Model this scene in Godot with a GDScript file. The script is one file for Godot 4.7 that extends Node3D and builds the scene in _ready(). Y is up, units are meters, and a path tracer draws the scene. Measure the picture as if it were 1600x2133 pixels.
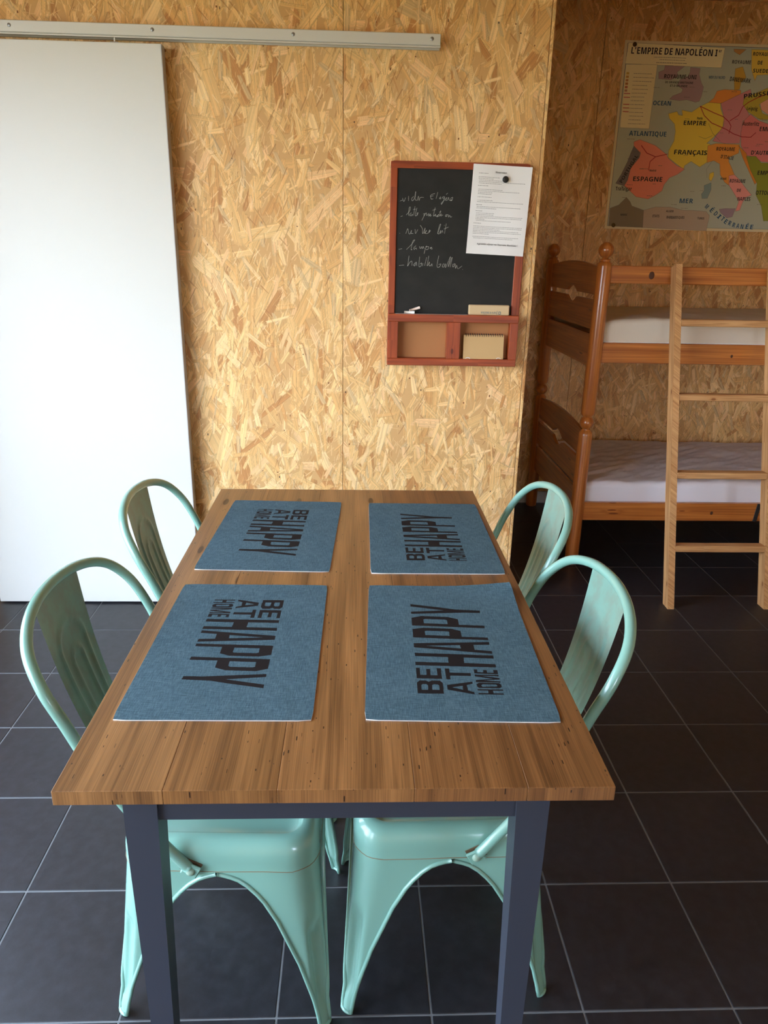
extends Node3D
# A dining corner with four metal chairs in front of strand board walls, and a bunk bed in the alcove beyond.

const MAT_INK := [[[819, 281, 786, 511, 774, 579, 767, 738, 746, 737, 747, 618, 730, 283, 749, 281, 765, 500, 797, 281]],
	[[696, 282, 712, 345, 707, 518, 689, 581, 642, 580, 637, 742, 616, 739, 631, 282], [683, 358, 687, 371, 684, 498, 677, 510, 646, 509, 651, 357]],
	[[601, 282, 613, 351, 608, 525, 591, 582, 545, 582, 541, 742, 521, 742, 534, 282], [585, 358, 589, 372, 586, 502, 582, 509, 550, 508, 554, 357]],
	[[490, 282, 507, 742, 486, 740, 483, 643, 447, 643, 439, 743, 419, 742, 459, 282], [472, 353, 480, 560, 455, 562]],
	[[419, 282, 407, 744, 385, 742, 390, 567, 352, 564, 346, 743, 324, 742, 332, 282, 355, 281, 352, 473, 391, 475, 396, 283]],
	[[314, 282, 314, 303, 269, 303, 267, 338, 308, 340, 308, 362, 267, 361, 267, 399, 313, 400, 313, 424, 244, 422, 246, 281]],
	[[217, 280, 232, 295, 233, 328, 224, 346, 233, 365, 232, 409, 217, 423, 152, 421, 153, 280], [203, 303, 210, 312, 210, 331, 203, 339, 175, 338, 175, 303], [203, 362, 209, 370, 208, 395, 201, 401, 175, 401, 175, 361]],
	[[313, 446, 312, 471, 286, 471, 284, 588, 265, 587, 266, 470, 242, 469, 243, 446]],
	[[206, 444, 229, 588, 216, 586, 207, 553, 174, 554, 165, 585, 151, 586, 177, 445], [192, 470, 202, 529, 178, 528]],
	[[309, 610, 308, 630, 291, 628, 290, 661, 306, 663, 305, 683, 288, 683, 288, 719, 307, 720, 307, 744, 279, 742, 282, 609]],
	[[275, 608, 274, 744, 266, 743, 267, 646, 254, 744, 245, 743, 238, 651, 233, 743, 225, 742, 227, 607, 240, 608, 248, 707, 263, 608]],
	[[212, 607, 223, 623, 222, 734, 212, 744, 198, 742, 190, 730, 190, 618, 198, 609], [206, 632, 213, 640, 213, 714, 206, 721, 201, 718, 198, 637]],
	[[183, 607, 183, 744, 175, 744, 175, 689, 159, 689, 159, 743, 151, 744, 151, 607, 159, 607, 159, 661, 175, 663, 175, 607]]]
const MAP_LANDS := {"cream_title": [16, 10, 497, 19, 493, 105, 12, 100],
	"uk": [339, 107, 388, 110, 387, 136, 404, 173, 418, 191, 414, 229, 407, 253, 388, 258, 343, 248, 305, 253, 255, 248, 269, 233, 310, 218, 316, 203, 284, 185, 296, 161, 332, 146, 340, 128],
	"uk2": [211, 103, 309, 103, 275, 129, 283, 148, 248, 163, 187, 160, 183, 132, 209, 122],
	"france": [259, 312, 302, 301, 312, 316, 332, 318, 325, 294, 376, 302, 413, 277, 454, 257, 513, 246, 522, 284, 546, 327, 546, 371, 508, 411, 477, 441, 494, 443, 500, 475, 493, 500, 492, 528, 459, 551, 410, 526, 379, 546, 376, 563, 339, 542, 287, 510, 285, 480, 306, 435, 307, 391, 297, 357, 268, 334],
	"spain": [101, 443, 130, 432, 214, 457, 276, 496, 290, 515, 340, 547, 382, 563, 347, 589, 309, 605, 286, 637, 279, 667, 248, 689, 211, 708, 147, 699, 78, 646, 92, 621, 100, 560, 134, 519, 140, 499, 108, 490],
	"portugal": [104, 462, 142, 494, 139, 514, 101, 565, 92, 621, 78, 649, 32, 637, 55, 596, 80, 535, 92, 495],
	"morocco": [18, 756, 62, 739, 97, 702, 119, 723, 131, 743, 196, 762, 202, 846, 20, 842],
	"algeria": [196, 762, 256, 745, 336, 744, 407, 758, 453, 757, 528, 761, 549, 781, 544, 855, 202, 846],
	"holland": [454, 257, 478, 237, 489, 206, 526, 198, 609, 200, 612, 219, 567, 244, 515, 260],
	"rhine": [518, 260, 611, 215, 657, 194, 666, 213, 637, 262, 666, 299, 682, 323, 645, 334, 644, 388, 647, 437, 569, 439, 506, 430, 518, 406, 549, 361, 545, 322],
	"prussia": [631, 233, 693, 208, 794, 162, 807, 228, 714, 260, 738, 298, 827, 324, 732, 327, 665, 295, 631, 262],
	"poland": [718, 255, 753, 235, 851, 227, 858, 314, 798, 320, 729, 283],
	"austria": [644, 388, 646, 339, 678, 304, 728, 332, 775, 345, 895, 332, 927, 430, 867, 522, 775, 519, 743, 499, 691, 491, 655, 447],
	"italy": [484, 451, 524, 440, 648, 442, 650, 482, 603, 503, 606, 523, 621, 543, 646, 582, 620, 598, 627, 634, 601, 619, 572, 584, 560, 534, 527, 520, 492, 530, 488, 490],
	"illyria": [643, 447, 689, 481, 706, 510, 771, 615, 762, 626, 723, 571, 677, 506],
	"naples": [618, 588, 646, 582, 679, 607, 720, 647, 755, 677, 728, 688, 715, 709, 705, 751, 683, 757, 692, 710, 677, 690, 641, 649, 627, 634],
	"ottoman": [692, 496, 742, 494, 776, 524, 867, 524, 986, 549, 1037, 650, 962, 704, 923, 799, 842, 801, 816, 728, 778, 677, 772, 620, 727, 560],
	"corsica": [515, 580, 536, 572, 539, 590, 529, 616, 516, 606],
	"sardinia": [496, 637, 531, 623, 536, 657, 523, 698, 495, 699, 489, 678, 500, 662],
	"sicily": [595, 749, 624, 745, 681, 744, 671, 784, 643, 790, 604, 764],
	"denmark": [564, 107, 600, 97, 625, 143, 603, 167, 602, 196, 576, 201, 568, 159],
	"sweden": [630, 22, 732, 22, 753, 126, 678, 132, 672, 156, 646, 110],
	"norway": [541, 23, 603, 23, 575, 47, 545, 34],
	"russia": [788, 29, 964, 36, 1036, 487, 985, 544, 927, 430, 895, 332, 858, 314, 851, 227, 794, 162],
	"legend": [15, 102, 172, 100, 170, 382, 21, 381]}
const MAP_ROUTES := [[416, 275, 489, 302, 542, 319, 574, 341, 588, 360, 583, 394], [416, 275, 442, 315, 486, 348, 566, 375, 606, 394, 653, 407, 698, 408, 721, 386], [578, 336, 618, 310, 633, 271, 657, 252, 697, 231, 748, 211], [142, 459, 175, 493, 222, 509, 282, 495], [222, 509, 197, 532, 195, 573], [23, 229, 53, 229], [24, 245, 54, 245], [25, 276, 55, 276], [26, 292, 56, 292], [27, 308, 56, 309]]
const MAP_WORDS := [["L'EMPIRE DE NAPOLÉON I", 248, 43, 28.3, 427.8, 0, "ink"],
	["er", 475, 33, 13.7, 14.0, 0, "ink"],
	["ROYAUME-UNI", 294, 149, 17.7, 162.2, 0, "ink"],
	["DE GRANDE-BRETAGNE", 292, 174, 9.4, 140.8, 0, "ink"],
	["ET D'IRLANDE", 292, 189, 9.4, 86.8, 0, "ink"],
	["OCEAN", 220, 267, 20.0, 90.0, 0, "blue"],
	["ATLANTIQUE", 168, 405, 21.5, 190.4, 0, "blue"],
	["EMPIRE", 400, 351, 19.4, 113.1, 0, "ink"],
	["FRANÇAIS", 400, 485, 20.8, 170.3, 0, "ink"],
	["ESPAGNE", 196, 614, 21.3, 151.9, 0, "ink"],
	["PORTUGAL", 91, 569, 17.1, 145.4, 62, "ink"],
	["ROYAUME", 579, 465, 16.9, 95.1, 0, "ink"],
	["D'ITALIE", 594, 503, 16.0, 67.4, -6, "ink"],
	["ROYAUME", 668, 612, 17.3, 82.3, 0, "ink"],
	["DE", 683, 656, 14.4, 20.5, 0, "ink"],
	["NAPLES", 717, 697, 17.6, 68.7, 0, "ink"],
	["EMPIRE", 785, 369, 19.5, 94.6, 0, "ink"],
	["D'AUTRICHE", 790, 478, 18.9, 151.8, 0, "ink"],
	["EMPIRE", 814, 571, 19.2, 96.4, 0, "ink"],
	["OTTOMAN", 832, 665, 19.6, 114.4, 0, "ink"],
	["MER", 413, 713, 21.7, 71.2, 0, "blue"],
	["DANEMARK", 597, 155, 18.7, 106.1, -4, "ink"],
	["ROYAUME", 590, 78, 15.7, 94.5, 0, "ink"],
	["ROYAUME", 692, 41, 15.6, 102.5, 0, "ink"],
	["DE", 683, 78, 15.7, 23.8, 0, "ink"],
	["SUEDE", 693, 113, 16.7, 76.0, 0, "ink"],
	["PRUSSE", 694, 217, 19.0, 131.6, 8, "ink"],
	["Trafalgar", 77, 662, 17.4, 84.5, 0, "ink"],
	["MER DU NORD", 478, 147, 12.1, 81.4, 0, "blue"],
	["ETATS", 265, 789, 12.6, 35.5, 0, "ink"],
	["BARBARESQUES", 369, 793, 12.6, 94.6, 0, "ink"],
	["Leipzig", 681, 279, 15.3, 55.1, 0, "ink"],
	["Austerlitz", 688, 347, 17.5, 86.0, 0, "ink"],
	["Madrid", 217, 573, 9.1, 33.6, 0, "ink"],
	["MAROC", 95, 786, 9.4, 35.3, 0, "ink"],
	["ALGER", 335, 764, 10.4, 40.0, 0, "ink"],
	["TUNIS", 505, 795, 10.5, 36.8, 0, "ink"],
	["Paris", 422, 329, 10.6, 27.5, 0, "ink"],
	["ROME", 592, 603, 10.2, 30.6, 0, "ink"],
	["M", 527, 737, 21.8, 14.9, -40, "blue"],
	["É", 556, 754, 21.9, 14.9, -40, "blue"],
	["D", 580, 770, 22.0, 14.9, -42, "blue"],
	["I", 601, 784, 22.0, 15.0, -42, "blue"],
	["T", 622, 795, 22.1, 15.0, -38, "blue"],
	["E", 641, 808, 22.1, 15.0, -34, "blue"],
	["R", 663, 815, 22.2, 15.0, -18, "blue"],
	["R", 686, 824, 22.2, 15.0, -12, "blue"],
	["A", 709, 828, 22.2, 15.0, -8, "blue"],
	["N", 732, 831, 22.2, 15.1, -6, "blue"],
	["É", 759, 831, 22.3, 15.1, -4, "blue"],
	["E", 784, 832, 22.3, 15.1, -2, "blue"]]
const CHALK := [[11, 106, 20, 102], [19, 96, 24, 107, 30, 94], [40, 89, 40, 105], [58, 90, 52, 96, 53, 104, 59, 100, 63, 88, 65, 74, 64, 91, 65, 101, 72, 102], [72, 102, 75, 89, 78, 102, 82, 93, 94, 92], [133, 79, 122, 82, 118, 88, 128, 86], [118, 88, 121, 97, 128, 96], [143, 74, 138, 96], [153, 89, 150, 95, 155, 95, 154, 89], [167, 88, 160, 91, 166, 95, 168, 89, 164, 104, 158, 113, 158, 109, 169, 98, 176, 91, 172, 100, 179, 99], [173, 81, 179, 76], [179, 99, 182, 90, 185, 99, 193, 99, 197, 90, 190, 93, 191, 101, 196, 98], [14, 157, 21, 154], [34, 151, 45, 138, 48, 126, 44, 127, 42, 148, 45, 154], [52, 143, 47, 149, 51, 154, 55, 148, 57, 154], [64, 122, 60, 152], [58, 133, 68, 131], [71, 127, 66, 151, 71, 152, 76, 143, 72, 145, 74, 151], [94, 147, 100, 147, 90, 168], [96, 153, 105, 143, 107, 151, 115, 145, 114, 153, 121, 146, 119, 153, 124, 151], [136, 125, 131, 152, 139, 146, 137, 152, 146, 151, 150, 146, 143, 155, 151, 152], [127, 134, 139, 130], [156, 134, 152, 152], [151, 139, 158, 138], [153, 152, 159, 145, 157, 152, 165, 148], [175, 147, 174, 153, 179, 152, 177, 147, 184, 148, 185, 155, 189, 149, 192, 155, 197, 153], [12, 212, 13, 213], [34, 213, 38, 202, 41, 197, 45, 212, 50, 213, 54, 202, 53, 212, 61, 212], [67, 198, 69, 212, 77, 198], [85, 184, 88, 188, 93, 196, 95, 212, 103, 193, 100, 211, 108, 201, 104, 211, 114, 210, 119, 199, 118, 207, 123, 200], [149, 211, 158, 181, 154, 184, 149, 208, 154, 211, 159, 200, 158, 211], [171, 183, 172, 182], [178, 177, 173, 211], [170, 195, 187, 188], [160, 209, 165, 200, 167, 208], [10, 267, 22, 264], [38, 267, 55, 250, 67, 234, 60, 239, 55, 265, 59, 267], [72, 253, 65, 260, 66, 266, 72, 261, 75, 266], [85, 255, 88, 263, 92, 256, 95, 263, 98, 255, 102, 263], [111, 253, 106, 264, 102, 280], [107, 256, 118, 256, 116, 264, 108, 266], [123, 261, 130, 258, 125, 259, 127, 263, 133, 262], [13, 322, 31, 320], [48, 288, 45, 316, 44, 323, 53, 309, 59, 307, 60, 322], [71, 311, 66, 319, 70, 322, 75, 309, 77, 322], [87, 291, 85, 322, 92, 323, 95, 312, 89, 315], [99, 313, 98, 323], [112, 292, 106, 321], [120, 287, 115, 321, 123, 308, 122, 319, 127, 321, 132, 314, 133, 323], [156, 286, 151, 321, 159, 325, 165, 314, 157, 316], [175, 312, 170, 322, 176, 324, 181, 313, 183, 325, 199, 288, 192, 323, 205, 290, 199, 325], [209, 313, 209, 323, 215, 319, 213, 313, 218, 314, 219, 328, 223, 318, 228, 329, 243, 319], [245, 331, 246, 332]]

const WALL_Z := -2.83        # front face of the board wall behind the table
const EDGE_X := 0.657        # where that wall ends and the alcove begins
const ALCOVE_Z := -4.10      # back wall of the alcove
const LEFT_X := -1.85
const RIGHT_X := 3.30
const REAR_Z := 2.10
const TOP_Y := 2.55
const TABLE_Y := 0.76

var rng := RandomNumberGenerator.new()
var used := {}
var M := {}


# ---------------------------------------------------------------- nodes
func numbered(called: String) -> String:
	var n: int = used.get(called, 0)
	used[called] = n + 1
	return called if n == 0 else "%s_%03d" % [called, n]


func tag(o: Node, label: String, category: String, group := "", kind := "") -> void:
	o.set_meta("label", label)
	o.set_meta("category", category)
	if group:
		o.set_meta("group", group)
	if kind:
		o.set_meta("kind", kind)


func thing(called: String, label: String, category: String, at := Vector3.ZERO, group := "", kind := "") -> Node3D:
	var o := Node3D.new()
	o.name = numbered(called)
	add_child(o)
	o.position = at
	tag(o, label, category, group, kind)
	return o


func part(parent: Node, called: String, mesh: Mesh, material: Material, at := Vector3.ZERO) -> MeshInstance3D:
	var o := MeshInstance3D.new()
	o.name = numbered(called) if parent == self else called
	o.mesh = mesh
	o.material_override = material
	o.cast_shadow = GeometryInstance3D.SHADOW_CASTING_SETTING_ON
	parent.add_child(o, true)
	o.position = at
	return o


# ---------------------------------------------------------------- shapes
func begin() -> SurfaceTool:
	var st := SurfaceTool.new()
	st.begin(Mesh.PRIMITIVE_TRIANGLES)
	st.set_smooth_group(-1)
	return st


func done(st: SurfaceTool) -> ArrayMesh:
	st.generate_normals()
	return st.commit()


func vert(st: SurfaceTool, p: Vector3, uv: Vector2) -> void:
	st.set_uv(uv)
	st.add_vertex(p)


func tri(st: SurfaceTool, a: Vector3, b: Vector3, c: Vector3, ua := Vector2.ZERO, ub := Vector2.ZERO, uc := Vector2.ZERO) -> void:
	vert(st, a, ua)
	vert(st, b, ub)
	vert(st, c, uc)


func tri_out(st: SurfaceTool, a: Vector3, b: Vector3, c: Vector3, from: Vector3, xf: Transform3D, grain: int, off: Vector2) -> void:
	var n := (c - a).cross(b - a)
	if n.dot((a + b + c) / 3.0 - from) < 0.0:
		var s := b
		b = c
		c = s
		n = -n
	var ua := box_uv(a, n, grain) + off
	var ub := box_uv(b, n, grain) + off
	var uc := box_uv(c, n, grain) + off
	tri(st, xf * a, xf * b, xf * c, ua, ub, uc)


# metres across the grain, metres along the grain
func box_uv(p: Vector3, n: Vector3, grain: int) -> Vector2:
	var m := n.abs()
	var k := m.max_axis_index()
	if k == grain:
		return Vector2(p[(k + 1) % 3], p[(k + 2) % 3] + 0.41)
	return Vector2(p[3 - k - grain], p[grain])


# a box with chamfered edges
func box(st: SurfaceTool, c: Vector3, s: Vector3, bev := 0.002, grain := 1, off := Vector2.ZERO, xf := Transform3D()) -> void:
	var h := s * 0.5
	var b := minf(bev, minf(h.x, minf(h.y, h.z)) * 0.9)
	for k in 3:
		var i := (k + 1) % 3
		var j := (k + 2) % 3
		for sg in [-1.0, 1.0]:
			var q := []
			for e in [[-1, -1], [1, -1], [1, 1], [-1, 1]]:
				var p := Vector3.ZERO
				p[k] = h[k] * sg
				p[i] = (h[i] - b) * e[0]
				p[j] = (h[j] - b) * e[1]
				q.append(c + p)
			tri_out(st, q[0], q[1], q[2], c, xf, grain, off)
			tri_out(st, q[0], q[2], q[3], c, xf, grain, off)
		if b <= 0.0:
			continue
		for si in [-1.0, 1.0]:
			for sj in [-1.0, 1.0]:
				var e0 := Vector3.ZERO
				e0[i] = h[i] * si
				e0[j] = (h[j] - b) * sj
				e0[k] = h[k] - b
				var e1 := Vector3.ZERO
				e1[i] = (h[i] - b) * si
				e1[j] = h[j] * sj
				e1[k] = h[k] - b
				var f0 := e0
				f0[k] = -e0[k]
				var f1 := e1
				f1[k] = -e1[k]
				tri_out(st, c + e0, c + e1, c + f1, c, xf, grain, off)
				tri_out(st, c + e0, c + f1, c + f0, c, xf, grain, off)
	if b > 0.0:
		for sx in [-1.0, 1.0]:
			for sy in [-1.0, 1.0]:
				for sz in [-1.0, 1.0]:
					tri_out(st, c + Vector3(h.x * sx, (h.y - b) * sy, (h.z - b) * sz), c + Vector3((h.x - b) * sx, h.y * sy, (h.z - b) * sz), c + Vector3((h.x - b) * sx, (h.y - b) * sy, h.z * sz), c, xf, grain, off)


func box_mesh(s: Vector3, bev := 0.002, grain := 1, off := Vector2.ZERO) -> ArrayMesh:
	var st := begin()
	box(st, Vector3.ZERO, s, bev, grain, off)
	return done(st)


func box_between(parent: Node, called: String, a: Vector3, b: Vector3, material: Material, bev := 0.002, grain := 1, off := Vector2.ZERO) -> MeshInstance3D:
	var lo := a.min(b)
	var hi := a.max(b)
	return part(parent, called, box_mesh(hi - lo, bev, grain, off), material, (lo + hi) * 0.5)


# rows of points joined by quads; uv from arrays of the same size, or lengths along the rows
func grid(st: SurfaceTool, rows: Array, loop := false, uvs := [], flip := false) -> void:
	for r in rows.size() - 1:
		var a: PackedVector3Array = rows[r]
		var b: PackedVector3Array = rows[r + 1]
		var n := a.size()
		for i in (n if loop else n - 1):
			var j := (i + 1) % n
			var ua := Vector2(float(i) / n, float(r) / rows.size())
			var ub := Vector2(float(i + 1) / n, float(r) / rows.size())
			var uc := Vector2(float(i + 1) / n, float(r + 1) / rows.size())
			var ud := Vector2(float(i) / n, float(r + 1) / rows.size())
			if uvs.size():
				ua = uvs[r][i]
				ub = uvs[r][j]
				uc = uvs[r + 1][j]
				ud = uvs[r + 1][i]
			if flip:
				tri(st, a[i], b[j], a[j], ua, uc, ub)
				tri(st, a[i], b[i], b[j], ua, ud, uc)
			else:
				tri(st, a[i], a[j], b[j], ua, ub, uc)
				tri(st, a[i], b[j], b[i], ua, uc, ud)


func lathe(st: SurfaceTool, profile: Array, seg := 24, at := Vector3.ZERO) -> void:
	st.set_smooth_group(0)
	var rows := []
	var uvs := []
	for p in profile:
		var row := PackedVector3Array()
		var uv := PackedVector2Array()
		for i in seg + 1:
			var t := TAU * (i % seg) / seg
			row.append(at + Vector3(cos(t) * p[0], p[1], sin(t) * p[0]))
			uv.append(Vector2(0.2 * i / seg, p[1]))
		rows.append(row)
		uvs.append(uv)
	grid(st, rows, false, uvs)
	st.set_smooth_group(-1)


func tube(st: SurfaceTool, pts: PackedVector3Array, radius: float, seg := 12, caps := true, squash := 1.0) -> void:
	st.set_smooth_group(0)
	var rows := []
	var uvs := []
	var side := Vector3.ZERO
	var length := 0.0
	for i in pts.size():
		var d := (pts[mini(i + 1, pts.size() - 1)] - pts[maxi(i - 1, 0)]).normalized()
		if side == Vector3.ZERO:
			side = d.cross(Vector3.UP if absf(d.y) < 0.9 else Vector3.RIGHT).normalized()
		side = (side - d * side.dot(d)).normalized()
		var up := d.cross(side)
		if i > 0:
			length += pts[i].distance_to(pts[i - 1])
		var row := PackedVector3Array()
		var uv := PackedVector2Array()
		for k in seg + 1:
			var t := TAU * (k % seg) / seg
			row.append(pts[i] + (side * cos(t) + up * sin(t) * squash) * radius)
			uv.append(Vector2(0.1 * k / seg, length))
		rows.append(row)
		uvs.append(uv)
	grid(st, rows, false, uvs, true)
	if caps:
		for e in [0, rows.size() - 1]:
			for k in seg:
				if e == 0:
					tri(st, pts[0], rows[0][k + 1], rows[0][k])
				else:
					tri(st, pts[e], rows[e][k], rows[e][k + 1])
	st.set_smooth_group(-1)


func smooth_path(knots: PackedVector3Array, per: int) -> PackedVector3Array:
	var out := PackedVector3Array()
	for i in knots.size() - 1:
		var p0 := knots[i - 1] if i > 0 else knots[0] * 2.0 - knots[1]
		var p3 := knots[i + 2] if i + 2 < knots.size() else knots[i + 1] * 2.0 - knots[i]
		for k in per:
			out.append(knots[i].cubic_interpolate(knots[i + 1], p0, p3, float(k) / per))
	out.append(knots[knots.size() - 1])
	return out


# a flat outline given in (z, y), made thick along x
func plate(st: SurfaceTool, outline: PackedVector2Array, x0: float, x1: float, grain_is_z := true, tilt := 0.0) -> void:
	var ids := Geometry2D.triangulate_polygon(outline)
	var mid := Vector3.ZERO
	for k in range(0, ids.size(), 3):
		for x in [x0, x1]:
			var q := []
			var u := []
			for e in 3:
				var p: Vector2 = outline[ids[k + e]]
				q.append(Vector3(x, p.y, p.x))
				u.append(Vector2(p.y, p.x + 0.6) if grain_is_z else p.rotated(-tilt) + Vector2(0.1, 0.1))
			var n: Vector3 = (q[2] - q[0]).cross(q[1] - q[0])
			if n.x * (x - (x0 + x1) * 0.5) < 0.0:
				tri(st, q[0], q[2], q[1], u[0], u[2], u[1])
			else:
				tri(st, q[0], q[1], q[2], u[0], u[1], u[2])
	var cw := Geometry2D.is_polygon_clockwise(outline)
	for i in outline.size():
		var a := outline[i]
		var b := outline[(i + 1) % outline.size()]
		if cw:
			var s := a
			a = b
			b = s
		var qa := Vector3(x0, a.y, a.x)
		var qb := Vector3(x0, b.y, b.x)
		var qc := Vector3(x1, b.y, b.x)
		var qd := Vector3(x1, a.y, a.x)
		tri(st, qa, qb, qc, Vector2(a.y, a.x), Vector2(b.y, b.x), Vector2(b.y + 0.02, b.x))
		tri(st, qa, qc, qd, Vector2(a.y, a.x), Vector2(b.y + 0.02, b.x), Vector2(a.y + 0.02, a.x))


# ---------------------------------------------------------------- materials and textures
func flat(c: Color, rough := 0.6, metal := 0.0) -> StandardMaterial3D:
	var m := StandardMaterial3D.new()
	m.albedo_color = c
	m.roughness = rough
	m.metallic = metal
	m.cull_mode = BaseMaterial3D.CULL_DISABLED
	return m


func textured(img: Image, rough := 0.6, scale := Vector3.ONE, tint := Color.WHITE) -> StandardMaterial3D:
	var m := flat(tint, rough)
	m.albedo_texture = ImageTexture.create_from_image(img)
	m.uv1_scale = scale
	return m


func same_but(m: StandardMaterial3D, tint: Color, rough := -1.0) -> StandardMaterial3D:
	var d: StandardMaterial3D = m.duplicate()
	d.albedo_color = tint
	if rough >= 0.0:
		d.roughness = rough
	return d


func noise_bytes(w: int, h: int, freq: float, seed_: int, squeeze_x: int, squeeze_y: int) -> PackedByteArray:
	var n := FastNoiseLite.new()
	n.seed = seed_
	n.frequency = freq
	n.noise_type = FastNoiseLite.TYPE_SIMPLEX_SMOOTH
	n.fractal_octaves = 3
	var im := n.get_image(maxi(w / squeeze_x, 4), maxi(h / squeeze_y, 4))
	im.convert(Image.FORMAT_L8)
	im.resize(w, h, Image.INTERPOLATE_CUBIC)
	return im.get_data()


# planed softwood: long growth bands and fibres along v, with a few knots
func wood(w: int, h: int, dark: Color, light: Color, seed_: int, bands: float, fibre: float, knots: int, pits := 0) -> Image:
	rng.seed = seed_
	var a := noise_bytes(w, h, 0.012, seed_, 1, 24)
	var b := noise_bytes(w, h, 0.25, seed_ + 1, 1, 40)
	var c := noise_bytes(w, h, 0.02, seed_ + 2, 2, 8)
	var kn := []
	for i in knots:
		kn.append(Vector3(rng.randf_range(0.05, 0.95) * w, rng.randf_range(0.02, 0.98) * h, rng.randf_range(5.0, 11.0) * w / 512.0))
	var out := PackedByteArray()
	out.resize(w * h * 3)
	var o := 0
	for y in h:
		var near := []
		for k in kn:
			if absf(k.y - y) < k.z * 6.0:
				near.append(k)
		for x in w:
			var i := y * w + x
			var warp := 0.0
			var core := 0.0
			for k in near:
				var dx: float = (x - k.x) / k.z
				var dy: float = (y - k.y) / (k.z * 1.5)
				var d2 := dx * dx + dy * dy
				warp += 0.8 * exp(-d2 * 0.25)
				core = maxf(core, 1.0 - d2)
			var g := 0.5 + 0.5 * sin((a[i] / 255.0 + warp * 0.3) * bands)
			var v := 0.62 - 0.34 * g * g + (b[i] / 255.0 - 0.5) * fibre + (c[i] / 255.0 - 0.5) * 0.5
			if core > 0.0:
				v -= 0.9 * minf(core * 2.5, 1.0)
			v = clampf(v, -0.45, 1.15)
			out[o] = clampi(int(255.0 * lerpf(dark.r, light.r, v)), 0, 255)
			out[o + 1] = clampi(int(255.0 * lerpf(dark.g, light.g, v)), 0, 255)
			out[o + 2] = clampi(int(255.0 * lerpf(dark.b, light.b, v)), 0, 255)
			o += 3
	var im := Image.create_from_data(w, h, false, Image.FORMAT_RGB8, out)
	for i in pits:
		var px := rng.randi_range(2, w - 6)
		var py := rng.randi_range(2, h - 12)
		var col := Color(dark.r * 0.35, dark.g * 0.3, dark.b * 0.3)
		im.fill_rect(Rect2i(px, py, rng.randi_range(1, 3), rng.randi_range(1, 7)), col)
	return im


# pressed strand board: thousands of flat wood strands laid over one another
func strand_board(size: int) -> Image:
	rng.seed = 77
	var im := Image.create(size, size, false, Image.FORMAT_RGBA8)
	im.fill(Color8(208, 168, 118))
	var tones := [Color8(245, 214, 166), Color8(238, 204, 150), Color8(230, 192, 136), Color8(220, 178, 122), Color8(236, 198, 152), Color8(210, 162, 106), Color8(192, 140, 88), Color8(212, 184, 144), Color8(252, 230, 190), Color8(160, 112, 70)]
	var stamps := [[], [], []]
	for kind in 3:
		for k in [110, 120, 90][kind]:
			var ln: float = [rng.randf_range(70, 165), rng.randf_range(30, 90), rng.randf_range(10, 46)][kind]
			var wd: float = [rng.randf_range(14, 42), rng.randf_range(5, 16), rng.randf_range(1.0, 2.8)][kind]
			var ang := rng.randfn(0.0, 0.42) if rng.randf() < 0.82 else rng.randf_range(-1.57, 1.57)
			var pick: int = [0, 1, 2, 3, 4, 2, 3, 7, 5, 1, 2, 0, 6, 1, 2, 3][rng.randi() % 16]
			if kind == 2:
				pick = [8, 8, 0, 6, 1, 0, 5, 8, 1, 9, 6][rng.randi() % 11]
			stamps[kind].append(strand(ln, wd, ang, tones[pick], kind == 2))
	for step in [[0, 1400], [1, 2200], [2, 5000], [0, 650], [1, 1500], [2, 9000]]:
		for i in step[1]:
			var s: Image = stamps[step[0]][rng.randi() % stamps[step[0]].size()]
			var at := Vector2i(rng.randi_range(0, size - 1), rng.randi_range(0, size - 1))
			var r := Rect2i(Vector2i.ZERO, s.get_size())
			im.blend_rect(s, r, at)
			var ox := at.x + r.size.x > size
			var oy := at.y + r.size.y > size
			if ox:
				im.blend_rect(s, r, at - Vector2i(size, 0))
			if oy:
				im.blend_rect(s, r, at - Vector2i(0, size))
			if ox and oy:
				im.blend_rect(s, r, at - Vector2i(size, size))
	for i in 300:
		var p := Vector2i(rng.randi_range(0, size - 8), rng.randi_range(0, size - 14))
		var c := Color8(70, 50, 36) if rng.randf() < 0.4 else Color8(128, 80, 44)
		im.fill_rect(Rect2i(p, Vector2i(rng.randi_range(1, 4), rng.randi_range(2, 7))), c)
	im.convert(Image.FORMAT_RGB8)
	return im


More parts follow.
